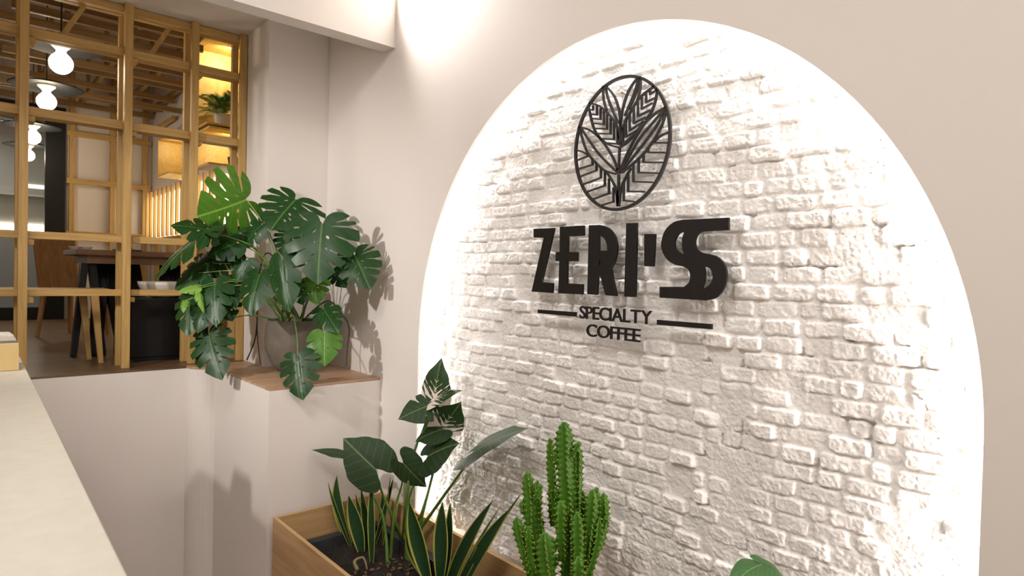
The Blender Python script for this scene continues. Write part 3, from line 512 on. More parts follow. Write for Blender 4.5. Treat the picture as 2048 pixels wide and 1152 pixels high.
for x in (.60, 1.14): stick('brace', ls, (x - .07, Yf + .19, 3.66), (x + .07, Yf + .19, 3.93), .035, .03)
stick('brace', ls, (.10, Yf + .19, 3.66), (.16, Yf + .19, 3.93), .035, .03)
# ceiling grid and wall battens of the dining room
cg = thing('ceiling_grid', (.9, 7.8, 4.2), 'golden timber battens hung in a grid below the dining room ceiling', 'ceiling grid')
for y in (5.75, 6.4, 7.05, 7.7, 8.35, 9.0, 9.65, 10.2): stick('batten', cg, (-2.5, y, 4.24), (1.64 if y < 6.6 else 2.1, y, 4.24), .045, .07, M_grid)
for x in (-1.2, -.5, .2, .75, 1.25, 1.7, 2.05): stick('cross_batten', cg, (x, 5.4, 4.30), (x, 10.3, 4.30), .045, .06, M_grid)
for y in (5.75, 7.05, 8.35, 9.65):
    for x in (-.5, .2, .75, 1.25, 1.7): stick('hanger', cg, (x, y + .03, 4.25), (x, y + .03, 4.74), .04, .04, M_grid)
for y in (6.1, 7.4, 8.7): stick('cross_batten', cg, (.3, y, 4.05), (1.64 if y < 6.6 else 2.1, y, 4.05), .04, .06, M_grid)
wb = thing('wall_battens', (1.6, 10.35, ZP), 'golden timber batten frame fixed on the white back wall of the dining room', 'wall battens')
for x in (1.16, 1.63, 2.03): stick('batten', wb, (x, 10.36, ZP + .001), (x, 10.36, 4.7), .085, .06)
for z in (3.87, 3.23, 2.52): stick('rail', wb, (1.1, 10.33, z), (2.1, 10.33, z), .04, .07, M_pineX)
wr = thing('side_wall_battens', (2.08, 8, ZP), 'golden timber battens fixed on the right wall of the dining room', 'wall battens')
for y in (9.75, 9.1, 8.6, 7.7, 6.85, 5.6): stick('batten', wr, (2.07, y, ZP + .001), (2.07, y, 2.44), .05, .06)
for z, y0 in ((2.47, 5.4), (4.0, 8.9)): stick('rail', wr, (2.06, y0, z), (2.06, 10.3, z), .04, .05)
# glowing panel behind slats on the right wall
gp = thing('light_panel', (2.1, 8.8, 2.75), 'warm glowing wall panel behind narrow vertical timber slats', 'light panel')
bm = BM(); box(bm, (2.085, 6.9, 2.52), (2.118, 10.2, 3.08)); part('diffuser', bm, M_tube, gp)
for k in range(15): stick('slat', gp, (2.03, 6.95 + k * .23, 2.50), (2.03, 6.95 + k * .23, 3.14), .05, .035)
# plywood display boxes on the right wall
def plybox(y0, y1, z0, z1, x0, lab, lit=0):
    t = thing('plywood_box', (2.0, (y0 + y1) / 2, z0), lab, 'display box', 'plywood boxes on the right wall')
    bm = BM(); box(bm, (2.105, y0, z0), (2.118, y1, z1)); part('back_panel', bm, M_ply, t)
    for nm, a, b in (('bottom_panel', z0, z0 + .018), ('top_panel', z1 - .018, z1)):
        bm = BM(); box(bm, (x0, y0, a), (2.104, y1, b)); part(nm, bm, M_ply, t)
    bm = BM(); box(bm, (x0, y1 - .018, z0 + .0185), (2.104, y1, z1 - .0185)); part('side_panel', bm, M_ply, t)
    if lit: lamp('box_light', 'AREA', (1.93, y1 - .32, z1 - .06), lit, (1, .84, .55), (1.93, y1, z1 - .3), .12)
    return t
plybox(6.10, 6.56, 3.40, 4.20, 1.68, 'large lit yellow plywood box with a green fern inside', 2.2)
plybox(6.10, 6.56, 3.04, 3.385, 1.70, 'open yellow plywood box directly below the lit fern box', .9)
plybox(8.00, 8.50, 3.17, 3.62, 1.80, 'small yellow plywood box on the wall farther back', .5)
# fern in the lit box
def frondset(t, c, n, L, seed):
    q = random.Random(seed)
    for i in range(n):
        a = q.uniform(0, 2 * math.pi); el = q.uniform(.15, 1.3); l = L * q.uniform(.7, 1.1)
        dx = Vector((math.cos(a) * math.cos(el) * .7 - .2, math.sin(a) * math.cos(el) * .7 - .2, math.sin(el))).normalized(); K = 16
        pts = [Vector(c) + dx * l * k / K - Vector((0, 0, 1)) * l * .55 * (k / K) ** 2 for k in range(K + 1)]
        bm = BM(); tube(bm, pts, .003, .001, 4, 1)
        for k in range(3, K + 1):
            d = (pts[k] - pts[k - 1]).normalized(); sd = d.cross(Vector((0, 0, 1))).normalized()
            for f_ in (0, .5):
                bp = pts[k - 1].lerp(pts[k], f_); ll = .10 * math.sin(math.pi * (k + f_) / (K + 3)) + .01
                for sg in (-1, 1):
                    tip = bp + (sd * sg * .8 + d).normalized() * ll - Vector((0, 0, .02)); w_ = d * .0028
                    v = [bm.verts.new(x) for x in (bp - w_, bp.lerp(tip, .5) - w_ * 1.1, tip, bp.lerp(tip, .5) + w_ * 1.1, bp + w_)]; bm.faces.new(v)
        part('frond', bm, M_palm, t)
fp = thing('potted_fern', (1.88, 6.3, 3.419), 'bright green feathery fern in the lit yellow plywood box', 'fern')
bm = BM(); lathe(bm, [(0, 0), (.06, 0), (.08, .13), (.07, .13), (.065, .11), (0, .11)], 24, (1.88, 6.32, 3.419)); part('pot', bm, M_white, fp)
frondset(fp, (1.88, 6.32, 3.53), 26, .48, 3)
fp = thing('potted_plant', (1.98, 6.30, 3.059), 'dark narrow leaved plant in the plywood box below the fern', 'plant')
bm = BM(); lathe(bm, [(0, 0), (.04, 0), (.055, .1), (.045, .1), (0, .09)], 20, (1.98, 6.30, 3.059)); part('pot', bm, M_blackm, fp)
for k in range(5):
    bm = BM(); a = k * 1.3; tube(bm, [(1.98, 6.30, 3.12), (1.98 + .03 * math.cos(a), 6.30 + .03 * math.sin(a), 3.22), (1.98 + .06 * math.cos(a), 6.30 + .07 * math.sin(a), 3.30)], .010, .002, 5); part('leaf', bm, M_mon, fp)

# ------------------------------------------------------------------ pendant lamps
def pendant(px, py, d, lab, ceil):
    b = at(px, py, d)
    t = thing('pendant_lamp', b, lab, 'pendant lamp', 'pendant lamps in a row')
    bm = BM(); r = .078; lathe(bm, [(0, -r)] + [(r * math.sin(a), -r * math.cos(a)) for a in [math.pi * k / 14 for k in range(1, 12)]] + [(.03, r * 1.05)], 28); obj('bulb', bm, M_bulb, t, True)
    bm = BM(); lathe(bm, [(.032, .075), (.034, .10), (.072, .135), (.078, .165), (0, .17)], 28); obj('socket', bm, M_sock, t, True)
    bm = BM(); lathe(bm, [(.078, .150), (.275, .128), (.29, .132), (.275, .139), (.10, .185), (0, .19)], 48); obj('shade', bm, M_lamp, t, True)
    bm = BM(); tube(bm, [(0, 0, .19), (0, 0, ceil - b.z - .012)], .006, .006, 6); obj('cord', bm, M_cord, t)
    bm = BM(); lathe(bm, [(0, ceil - b.z - .04), (.05, ceil - b.z - .035), (.05, ceil - b.z - .001), (0, ceil - b.z - .001)], 20); obj('ceiling_rose', bm, M_lamp, t)
pendant(122, 127, 4.75, 'nearest pendant lamp with a flat dark dish and bright round bulb', 4.75)
pendant(93, 203, 5.85, 'second pendant lamp with dark dish, behind the nearest one', 4.75)
pendant(66, 275, 7.5, 'third pendant lamp, seen against the black door frame', 4.75)
pendant(56, 311, 8.9, 'farthest smallest pendant lamp beyond the black door frame', 4.6)

# ------------------------------------------------------------------ dining furniture
def trestle_table(x0, x1, y0, y1, ztop, lab):
    t = thing('dining_table', ((x0 + x1) / 2, (y0 + y1) / 2, ZP), lab, 'table')
    bm = BM(); box(bm, (x0, y0, ztop - .045), (x1, y1, ztop), .006); part('tabletop', bm, M_dark, t)
    bm = BM(); box(bm, (x0 + .08, y0 + .05, ztop - .11), (x1 - .08, y1 - .05, ztop - .046)); part('apron', bm, M_dark, t)
    return t
T = trestle_table(.70, 1.72, 5.95, 6.75, 2.225, 'long brown wooden dining table on black splayed trestle legs')
for x in (.80, .95, 1.12, 1.45):
    for sg in (-1, 1):
        bm = BM(); beam(bm, (x + .025 * sg, 6.12 + .2 * (x > .9), 2.11), (x + .10 * sg, 6.05, ZP + .001), .12, .05, taper=.75); part('leg', bm, M_blackm, T)
def dchair(x, y, rz, lab, tint=None):
    t = thing('dining_chair', (x, y, ZP), lab, 'chair', 'brown dining chairs', rz); m = tint or M_dark
    bm = BM(); box(bm, (-.22, -.22, .44), (.22, .22, .49), .01); obj('seat', bm, m, t)
    bm = BM(); box(bm, (-.25, -.21, .49), (-.20, .21, .98), .012)
    for v in bm.verts: v.co.x -= max(0, v.co.z - .49) * .16
    obj('backrest', bm, m, t)
    for sx in (-1, 1):
        for sy in (-1, 1):
            bm = BM(); beam(bm, (.19 * sx, .19 * sy, .445), (.21 * sx + (.05 * sx if sx < 0 else 0), .20 * sy, .001), .04, .04, taper=.7, bev=.004); obj('leg', bm, m, t)
M_chair = woodmat('chair_brown', (.30, .15, .05), (.42, .23, .09), 'Z', .5)
dchair(.93, 7.9, .85, 'brown wooden chair with solid back at the left end of the long table', M_chair)
pc = onplane(8, 700, 0, -.05); dchair(-.16, 6.35, .5, 'tan wooden chair cut off by the left edge, above the tan box', M_chair)
# light bench with splayed legs right behind the screen
b_ = thing('wooden_bench', (.55, 5.7, ZP), 'light wooden bench with slim leg just behind the lattice screen', 'bench')
bm = BM(); box(bm, (.1, 5.52, 1.885), (.87, 5.86, 1.925), .006); part('seat', bm, M_pineX, b_)
for (x, y) in ((.80, 5.56), (.76, 5.82), (.16, 5.56), (.2, 5.82)):
    bm = BM(); beam(bm, (x - .03, y, 1.884), (x + .015, y, ZP + .001), .06, .05, taper=.62, bev=.003); part('leg', bm, M_pine, b_)
cb = thing('black_cabinet', (1.25, 5.75, ZP), 'black low cabinet behind the lattice screen, under a white bowl', 'cabinet')
bm = BM(); box(bm, (1.0, 5.5, ZP + .03), (1.55, 5.95, 1.85), .006); part('body', bm, M_blackm, cb)
for y in (5.53, 5.92):
    bm = BM(); box(bm, (1.03, y - .02, ZP + .001), (1.52, y + .02, ZP + .0295)); part('foot', bm, M_blackm, cb)
bm = BM(); lathe(bm, [(0, 0), (.08, 0), (.15, .03), (.185, .10), (.19, .13), (.18, .13), (.14, .05), (0, .03)], 40)
o = obj('white_bowl', bm, M_white, smooth=True); o.location = (1.27, 5.72, 1.851); tag(o, 'wide white bowl standing on the black cabinet', 'bowl')
for px, lab in ((236, 'black napkin holder on the table, left of the middle lattice post'), (272, 'black napkin holder on the table, right of the middle lattice post')):
    p = onplane(px, 503, 1, 6.2); hnh = thing('napkin_holder', (p.x, 6.2, 2.226), lab, 'napkin holder', 'black napkin holders')
    bm = BM(); box(bm, (-.035, -.05, 0), (.035, .05, .012), .002); obj('base', bm, M_blackm, hnh)
    bm = BM(); box(bm, (-.035, -.05, .118), (.035, .05, .132), .002); obj('lid', bm, M_blackm, hnh)
    bm = BM(); box(bm, (-.03, -.045, .013), (.03, .045, .117), .002); obj('napkins', bm, M_paper, hnh)
for px, lab in ((150, 'small pale dish left on the far table'), (172, 'small pale dish right on the far table')):
    p = onplane(px, 503, 1, 6.1); bm = BM(); lathe(bm, [(0, 0), (.03, 0), (.05, .022), (.045, .022), (0, .006)], 20)
    o = obj('dish', bm, M_white); o.location = (p.x, 6.1, 2.226); tag(o, lab, 'dish', 'small dishes')
# kitchen
kc = thing('kitchen_counter', (-.2, 12.7, ZP), 'grey back counter with a glowing strip in the room beyond the black frame', 'counter')
bm = BM(); box(bm, (-2, 12.5, ZP + .001), (1.6, 12.99, 2.62)); part('body', bm, M_ktile, kc)
bm = BM(); box(bm, (-2, 12.97, 2.63), (1.6, 12.985, 2.74)); part('light_strip', bm, M_glow, kc)
ks = thing('kitchen_shelf', (-.2, 12.8, 3.2), 'pale shelf with a lit back in the room beyond the black frame', 'shelf')
bm = BM(); box(bm, (-2, 12.6, 3.20), (1.6, 12.99, 3.30)); part('board', bm, M_kwall, ks)
bm = BM(); box(bm, (.78, 12.97, 3.31), (1.3, 12.985, 3.40)); part('light_strip', bm, emis('shelf_glow', (1, .95, .8), .8), ks)
dk = thing('ventilation_duct', (0, 11.6, 4.3), 'round metal duct under the ceiling of the room beyond', 'duct')
bm = BM(); tube(bm, [(-2, 11.2, 3.7), (-.2, 11.5, 4.15), (.3, 11.7, 4.2), (1.6, 11.8, 4.1)], .05, .05, 12); part('pipe', bm, M_galv, dk, smooth=True)
bm = BM(); tube(bm, [(-.2, 11.5, 4.19), (-.2, 11.5, 4.598)], .008, .008, 6); part('hanger', bm, M_galv, dk)

# ------------------------------------------------------------------ leaves
def pip(x, y, P):
    c = False; j = len(P) - 1
    for i in range(len(P)):
        if (P[i][1] > y) != (P[j][1] > y) and x < (P[j][0] - P[i][0]) * (y - P[i][1]) / (P[j][1] - P[i][1]) + P[i][0]: c = not c
        j = i
    return c
def template(margin, slits, inner=.30, gapw=.020, holes=0, step=.075, seed=1, wave=0):
    """margin: right half outline (u, v); slits: positions along it (0..1)"""
    q = random.Random(seed)
    def half(sgn, sl):
        M_ = catmull([Vector((a, b, 0)) for a, b in margin], 8)
        cum = [0]
        for a, b in zip(M_, M_[1:]): cum.append(cum[-1] + (b - a).length)
        tot = cum[-1]
        def ev(t):
            s_ = max(0, min(1, t)) * tot
            for i in range(len(M_) - 1):
                if cum[i + 1] >= s_: return M_[i].lerp(M_[i + 1], (s_ - cum[i]) / max(1e-9, cum[i + 1] - cum[i]))
            return M_[-1].copy()
        ts = []
        K = 44
        spans = [(s_ - gapw * 1.3, s_ + gapw * 1.3, s_) for s_ in sl]
        pts = []; done = set()
        for k in range(K + 1):
            t = k / K; hit = None
            for sp in spans:
                if sp[0] <= t <= sp[1]: hit = sp
            if hit:
                if hit in done: continue
                done.add(hit); a, b, c_ = hit
                m = ev(c_); root = Vector((max(.03, (m.x - .35 * abs(m.y)) * .75 + .02), 0, 0)); ins = inner * q.uniform(.75, 1.35)
                dv = (m - root); nn = Vector((-dv.y, dv.x, 0)).normalized()
                A_, B_ = ev(a), ev(b); p_in = root + dv * ins
                if (A_ - m).dot(nn) < 0: nn = -nn
                gw = gapw * .55
                pts += [A_, root + dv * .72 + nn * gw * 1.25, root + dv * (ins + .18) + nn * gw * 1.0, p_in + nn * gw * .35, p_in - nn * gw * .35, root + dv * (ins + .18) - nn * gw * 1.0, root + dv * .72 - nn * gw * 1.25, B_]
            else:
                m = ev(t)
                if wave: m = m + Vector((m.x - .3, m.y, 0)).normalized() * wave * math.sin(t * 34 + q.random())
                pts.append(m)
        return [(p.x, p.y * sgn) for p in pts]
    R_ = half(1, slits); L_ = half(-1, [max(0.05, s_ + q.uniform(-.03, .03)) for s_ in slits])
    P = R_ + L_[::-1][1:]
    # drop duplicates
    o = []
    for p in P:
        if not o or (Vector(p) - Vector(o[-1])).length > .004: o.append(p)
    if (Vector(o[0]) - Vector(o[-1])).length < .004: o.pop()
    P = o; hs = []
    for k in range(holes):
        sgn = -1 if k % 2 else 1; u = .12 + .6 * k / max(1, holes); v = .10 * sgn; hs.append([(u + .028 * math.cos(a) + .01 * math.sin(a), v + .018 * math.sin(a) * 1.0 + sgn * .02 * math.cos(a)) for a in [2 * math.pi * j / 8 for j in range(8)]])
    verts = [Vector(p) for p in P]; edges = [(i, (i + 1) % len(P)) for i in range(len(P))]
    for h in hs:
        if not all(pip(x, y, P) for x, y in h): continue
        b0 = len(verts); verts += [Vector(p) for p in h]; edges += [(b0 + i, b0 + (i + 1) % 8) for i in range(8)]
    hs = [h for h in hs if all(pip(x, y, P) for x, y in h)]
    u = -.4
    while u < 1.05:
        v = -.7
        while v < .71:
            if pip(u, v, P) and not any(pip(u, v, h) for h in hs): verts.append(Vector((u, v)))
            v += step
        u += step
    for k in range(12):
        if pip(k / 12 + .03, .0005, P): verts.append(Vector((k / 12 + .03, 0)))
    vo, eo, fo, *_ = geometry.delaunay_2d_cdt(verts, edges, [], 0, 1e-5)
    F = []
    for f_ in fo:
        cxx = sum(vo[i].x for i in f_) / 3; cyy = sum(vo[i].y for i in f_) / 3
        if pip(cxx, cyy, P) and not any(pip(cxx, cyy, h) for h in hs): F.append(list(f_))
    return [(v.x, v.y) for v in vo], F
MG = [(-.02, .015), (-.16, .07), (-.235, .20), (-.20, .36), (-.06, .49), (.15, .55), (.36, .52), (.56, .43), (.74, .29), (.88, .15), (.96, .05), (1, 0)]
TM = [template(MG, (.30, .45, .59, .73), .34, .030, 6, seed=1), template(MG, (.36, .54, .70), .40, .032, 3, seed=2), template(MG, (.27, .41, .54, .67, .80), .36, .022, 6, seed=5), template(MG, (.5, .68), .55, .022, 2, seed=4)]
AG = [(.0, .01), (-.12, .06), (-.27, .10), (-.34, .19), (-.28, .31), (-.08, .39), (.18, .42), (.44, .36), (.68, .23), (.86, .09), (.95, .025), (1, 0)]
TA = [template(AG, (), seed=6, wave=.008), template(AG, (.42, .60), .55, .035, 0, seed=7), template(AG, (.3,), .75, .03, 0, seed=8, wave=.012)]
HG = [(.0, .01), (-.13, .08), (-.22, .24), (-.15, .42), (.05, .52), (.30, .50), (.55, .38), (.78, .2), (1, 0)]
TH = [template(HG, (), seed=9), template(HG, (.35, .55, .7), .5, .022, 0, seed=10)]
def leaf(root, T, base, tip, width, m, nrm=None, droop=.12, fold=.12, wav=.02, roll=0, name='leaf', seed=0):
    base = Vector(base); tip = Vector(tip); U = tip - base; Lg = U.length; U.normalize()
    n0 = Vector(nrm) if nrm is not None else (EYE - base).normalized() + Vector((0, 0, .35))
    V = U.cross(n0).normalized(); Nn = V.cross(U).normalized()
    if roll: V, Nn = V * math.cos(roll) + Nn * math.sin(roll), Nn * math.cos(roll) - V * math.sin(roll)
    q = random.Random(seed + int(abs(base.x * 1000))); ph = q.uniform(0, 6); ph2 = q.uniform(0, 6)
    vs, fs = T; co = []
    for u, v in vs:
        z = -droop * Lg * (u * u - u * .9) * 1.0 - fold * width * (abs(v) ** 1.5) * 1.4 + fold * width * .12 * (1 - math.exp(-abs(v) * 22)) + wav * Lg * math.sin(u * 8 + ph + 3 * v) * abs(v) * 2 + wav * Lg * .6 * math.sin(v * 11 + ph2) * (.3 + abs(v))
        co.append(base + U * (u * Lg) + V * (v * width) + Nn * z)
    me = bpy.data.meshes.new(name); me.from_pydata([tuple(c) for c in co], [], fs); uvl = me.uv_layers.new(name='uv')
    for l in me.loops: a = vs[l.vertex_index]; uvl.data[l.index].uv = (a[0], a[1] + .5)
    for p_ in me.polygons: p_.use_smooth = True
    # keep normals on one side
    me.materials.append(m); o = bpy.data.objects.new(name, me); C.objects.link(o); o.parent = root; o.matrix_parent_inverse = Matrix.Translation(-root.location)
    return base
def petiole(root, pts, r0, r1, m): bm = BM(); tube(bm, pts, r0, r1, 7, 6); return obj('stem', bm, m, root, True, True)

# ------------------------------------------------------------------ monstera in the concrete pot
pc = Vector((1.80, 4.36, ZP + .0045))
pot = thing('potted_monstera', pc, 'large split leaf monstera in a round grey concrete pot on the wooden ledge', 'potted plant')
PS = .92
bm = BM(); lathe(bm, [(0, 0), (.07, 0), (.12, .02), (.175, .09), (.208, .18), (.218, .26), (.213, .34), (.20, .405), (.192, .41), (.185, .40), (.19, .34), (.19, .30), (0, .30)], 56)
for v in bm.verts: v.co *= PS
obj('pot', bm, M_conc, pot, True)
bm = BM(); lathe(bm, [(0, .355), (.10, .36), (.176, .35)], 30)
for v in bm.verts: v.co.z += rnd.uniform(-.006, .006)
obj('soil', bm, M_soil, pot)
S3 = lambda x, y, d: at(280 + x * .4341, 320 + y * .4341, d)
px3 = lambda n, d: n * .4341 / FPX * d
core = pc + Vector((0, 0, .36)); cores = [core + Vector((a, b, 0)) for a, b in ((-.06, -.03), (.03, -.05), (.05, .04), (-.02, .05), (-.08, .03))]
cam_r = Vector((RX.x, RY.x, RZ.x)); cam_u = Vector((RX.y, RY.y, RZ.y)); cam_b = Vector((RX.z, RY.z, RZ.z))
def n_(r_, u_, b_=1): return cam_r * r_ + cam_u * u_ + cam_b * b_
ML = [ # template, base(x,y,d), tip(x,y,d), width, material, normal, droop, fold
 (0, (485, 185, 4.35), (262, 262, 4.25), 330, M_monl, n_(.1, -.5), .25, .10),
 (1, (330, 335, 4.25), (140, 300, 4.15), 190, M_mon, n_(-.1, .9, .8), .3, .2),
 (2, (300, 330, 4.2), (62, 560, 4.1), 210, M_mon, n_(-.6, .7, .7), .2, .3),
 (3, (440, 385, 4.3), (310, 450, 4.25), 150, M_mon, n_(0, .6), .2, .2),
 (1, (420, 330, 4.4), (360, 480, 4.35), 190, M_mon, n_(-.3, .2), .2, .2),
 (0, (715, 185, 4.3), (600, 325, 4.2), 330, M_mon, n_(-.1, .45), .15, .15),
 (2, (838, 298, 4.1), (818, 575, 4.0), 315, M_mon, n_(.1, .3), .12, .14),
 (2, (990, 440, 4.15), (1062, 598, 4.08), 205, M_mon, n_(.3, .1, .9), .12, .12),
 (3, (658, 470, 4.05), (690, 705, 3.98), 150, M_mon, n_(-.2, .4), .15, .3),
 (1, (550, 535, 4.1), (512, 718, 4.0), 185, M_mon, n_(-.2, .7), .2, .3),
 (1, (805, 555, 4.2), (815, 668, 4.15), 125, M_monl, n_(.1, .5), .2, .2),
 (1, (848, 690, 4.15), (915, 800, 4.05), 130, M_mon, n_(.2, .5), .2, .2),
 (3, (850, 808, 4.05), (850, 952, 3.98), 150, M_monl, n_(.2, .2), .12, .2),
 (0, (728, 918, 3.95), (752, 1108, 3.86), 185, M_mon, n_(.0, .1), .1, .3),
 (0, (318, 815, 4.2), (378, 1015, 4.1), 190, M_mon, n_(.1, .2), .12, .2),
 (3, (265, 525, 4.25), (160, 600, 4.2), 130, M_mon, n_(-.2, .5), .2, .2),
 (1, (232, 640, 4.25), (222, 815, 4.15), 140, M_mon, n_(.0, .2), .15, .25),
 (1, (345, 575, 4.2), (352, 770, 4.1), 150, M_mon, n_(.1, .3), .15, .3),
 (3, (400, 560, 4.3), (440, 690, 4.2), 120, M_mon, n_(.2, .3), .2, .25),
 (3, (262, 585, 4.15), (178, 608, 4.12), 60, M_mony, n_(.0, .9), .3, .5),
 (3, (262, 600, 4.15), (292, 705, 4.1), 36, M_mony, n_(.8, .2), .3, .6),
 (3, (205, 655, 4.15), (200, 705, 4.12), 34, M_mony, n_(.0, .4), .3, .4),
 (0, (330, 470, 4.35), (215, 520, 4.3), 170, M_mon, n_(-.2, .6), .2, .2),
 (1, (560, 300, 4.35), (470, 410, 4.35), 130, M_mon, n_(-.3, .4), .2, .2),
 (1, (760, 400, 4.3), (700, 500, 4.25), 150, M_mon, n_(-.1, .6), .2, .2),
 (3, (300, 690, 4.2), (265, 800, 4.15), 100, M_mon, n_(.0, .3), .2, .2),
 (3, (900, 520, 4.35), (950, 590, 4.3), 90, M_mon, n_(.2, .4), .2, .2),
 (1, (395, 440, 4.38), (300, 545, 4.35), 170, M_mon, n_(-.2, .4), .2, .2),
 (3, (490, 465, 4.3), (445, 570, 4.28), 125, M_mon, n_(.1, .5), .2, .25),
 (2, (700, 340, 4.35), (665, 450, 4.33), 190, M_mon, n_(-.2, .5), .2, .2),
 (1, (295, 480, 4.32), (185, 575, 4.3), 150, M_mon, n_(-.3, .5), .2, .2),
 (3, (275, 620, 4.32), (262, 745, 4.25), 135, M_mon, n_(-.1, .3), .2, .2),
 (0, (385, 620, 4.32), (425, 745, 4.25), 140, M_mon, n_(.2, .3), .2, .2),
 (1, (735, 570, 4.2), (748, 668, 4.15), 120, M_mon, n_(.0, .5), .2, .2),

]
for i, (t, b, tp, w_, m_, nn, dr_, fo_) in enumerate(ML):
    B = S3(*b); Tp = S3(*tp); leaf(pot, TM[t], B, Tp, px3(w_, (b[2] + tp[2]) / 2), m_, nn, dr_, fo_, .02, seed=i)
    c0 = cores[i % 5]; out = (B - c0); mid = c0.lerp(B, .5) + Vector((0, 0, .10 + .12 * out.length)); q1 = c0.lerp(B, .2) + Vector((0, 0, .10))
    if B.z < c0.z - .02: q1 = c0.lerp(B, .45); q1.z = c0.z + .05; mid = c0.lerp(B, .85); mid.z = (c0.z + B.z) / 2 + .05
    Uv = (Tp - B).normalized()
    petiole(pot, [c0, q1, mid, B - Uv * .01], .0055, .0032, M_stem if i % 3 else M_stemy)
# aerial root reaching the wall, trailing down behind the pot
petiole(pot, [core + Vector((.04, -.02, 0)), S3(860, 650, 4.35), S3(930, 710, 4.4), S3(963, 770, 4.45), S3(955, 870, 4.47), S3(950, 950, 4.45)], .006, .004, M_stemd)
# cable stake left of the pot
wr_ = thing('wire_stand', S3(500, 920, 4.75), 'thin bent grey wire stand between the concrete pot and the pier', 'wire')
bm = BM(); tube(bm, [S3(492, 922, 4.6), S3(535, 800, 4.6), S3(545, 560, 4.6), S3(580, 430, 4.58), S3(640, 470, 4.55)], .005, .005, 6, 4)
tube(bm, [S3(556, 945, 4.55), S3(540, 800, 4.56), S3(543, 640, 4.56)], .004, .004, 6, 4); obj('rod', bm, M_liner, wr_, False, True)

# ------------------------------------------------------------------ planter with plants
X0, X1, Y0, Y1, ZR = 1.445, 2.185, .35, 3.775, .60
pb = thing('wooden_planter', (1.8, 2.0, ZF + .001), 'long light oak planter box standing along the brick arch', 'planter')
th = .022
bm = BM(); box(bm, (X0, Y0, ZF + .001), (X0 + th, Y1, ZR), .002); part('front_panel', bm, M_oakY, pb)
bm = BM(); box(bm, (X1 - th, Y0, ZF + .001), (X1, Y1, ZR), .002); part('back_panel', bm, M_oakY, pb)
bm = BM(); box(bm, (X0 + th, Y1 - th, ZF + .001), (X1 - th, Y1, ZR), .002); part('end_panel', bm, M_oakX, pb)
bm = BM(); box(bm, (X0 + th, Y0, ZF + .001), (X1 - th, Y0 + th, ZR), .002); part('end_panel', bm, M_oakX, pb)
bm = BM(); box(bm, (X0 + th, Y0 + th, .04), (X1 - th, Y1 - th, .06)); part('bottom', bm, M_oakY, pb)
# plastic liner resting inside
ln = thing('planter_liner', (1.8, 3.1, .061), 'dark grey plastic liner set inside the far end of the oak planter', 'planter liner')
lx0, lx1, ly0, ly1, lz = X0 + th + .02, X1 - th - .02, 2.72, Y1 - th - .03, .43
bm = BM()
for a, b in (((lx0, ly0, .062), (lx0 + .06, ly1, lz)), ((lx1 - .06, ly0, .062), (lx1, ly1, lz)), ((lx0 + .06, ly1 - .06, .062), (lx1 - .06, ly1, lz)), ((lx0 + .06, ly0, .062), (lx1 - .06, ly0 + .06, lz))): box(bm, a, b, .006)
part('rim', bm, M_liner, ln)
SZ = .36
bm = BM(); q = 26
grid = [[bm.verts.new((lx0 + .061 + (lx1 - lx0 - .122) * i / q, ly0 + .061 + (ly1 - ly0 - .122) * j / q, SZ + rnd.uniform(-.012, .012))) for j in range(q + 1)] for i in range(q + 1)]
for i in range(q):
    for j in range(q): bm.faces.new((grid[i][j], grid[i + 1][j], grid[i + 1][j + 1], grid[i][j + 1]))
o = part('soil', bm, M_soil, ln); o['kind'] = 'stuff'
M_chip = mat('bark_chip', (.20, .11, .05), .8)
bm = BM()
for k in range(110):
    x, y = rnd.uniform(lx0 + .09, lx1 - .09), rnd.uniform(ly0 + .09, ly0 + .55); a = rnd.uniform(0, 3)
    box(bm, (-.012, -.004, -.003), (.012, .004, .003), M=Matrix.Translation((x, y, SZ + .012)) @ Matrix.Rotation(a, 4, 'Z') @ Matrix.Rotation(rnd.uniform(-.5, .5), 4, 'X'))
o = part('bark_mulch', bm, M_chip, ln); o['kind'] = 'stuff'
def capx(p, lim):                      # keep a leaf in front of the brick
    return EYE + (p - EYE) * min(1, lim / p.x)
S4 = lambda x, y, d: capx(at(530 + x * .3923, 700 + y * .3923, d), 2.10)
px4 = lambda n, d: n * .3923 / FPX * d
def soilpt(x, y): p = onplane(530 + x * .3923, 700 + y * .3923, 2, SZ); return p
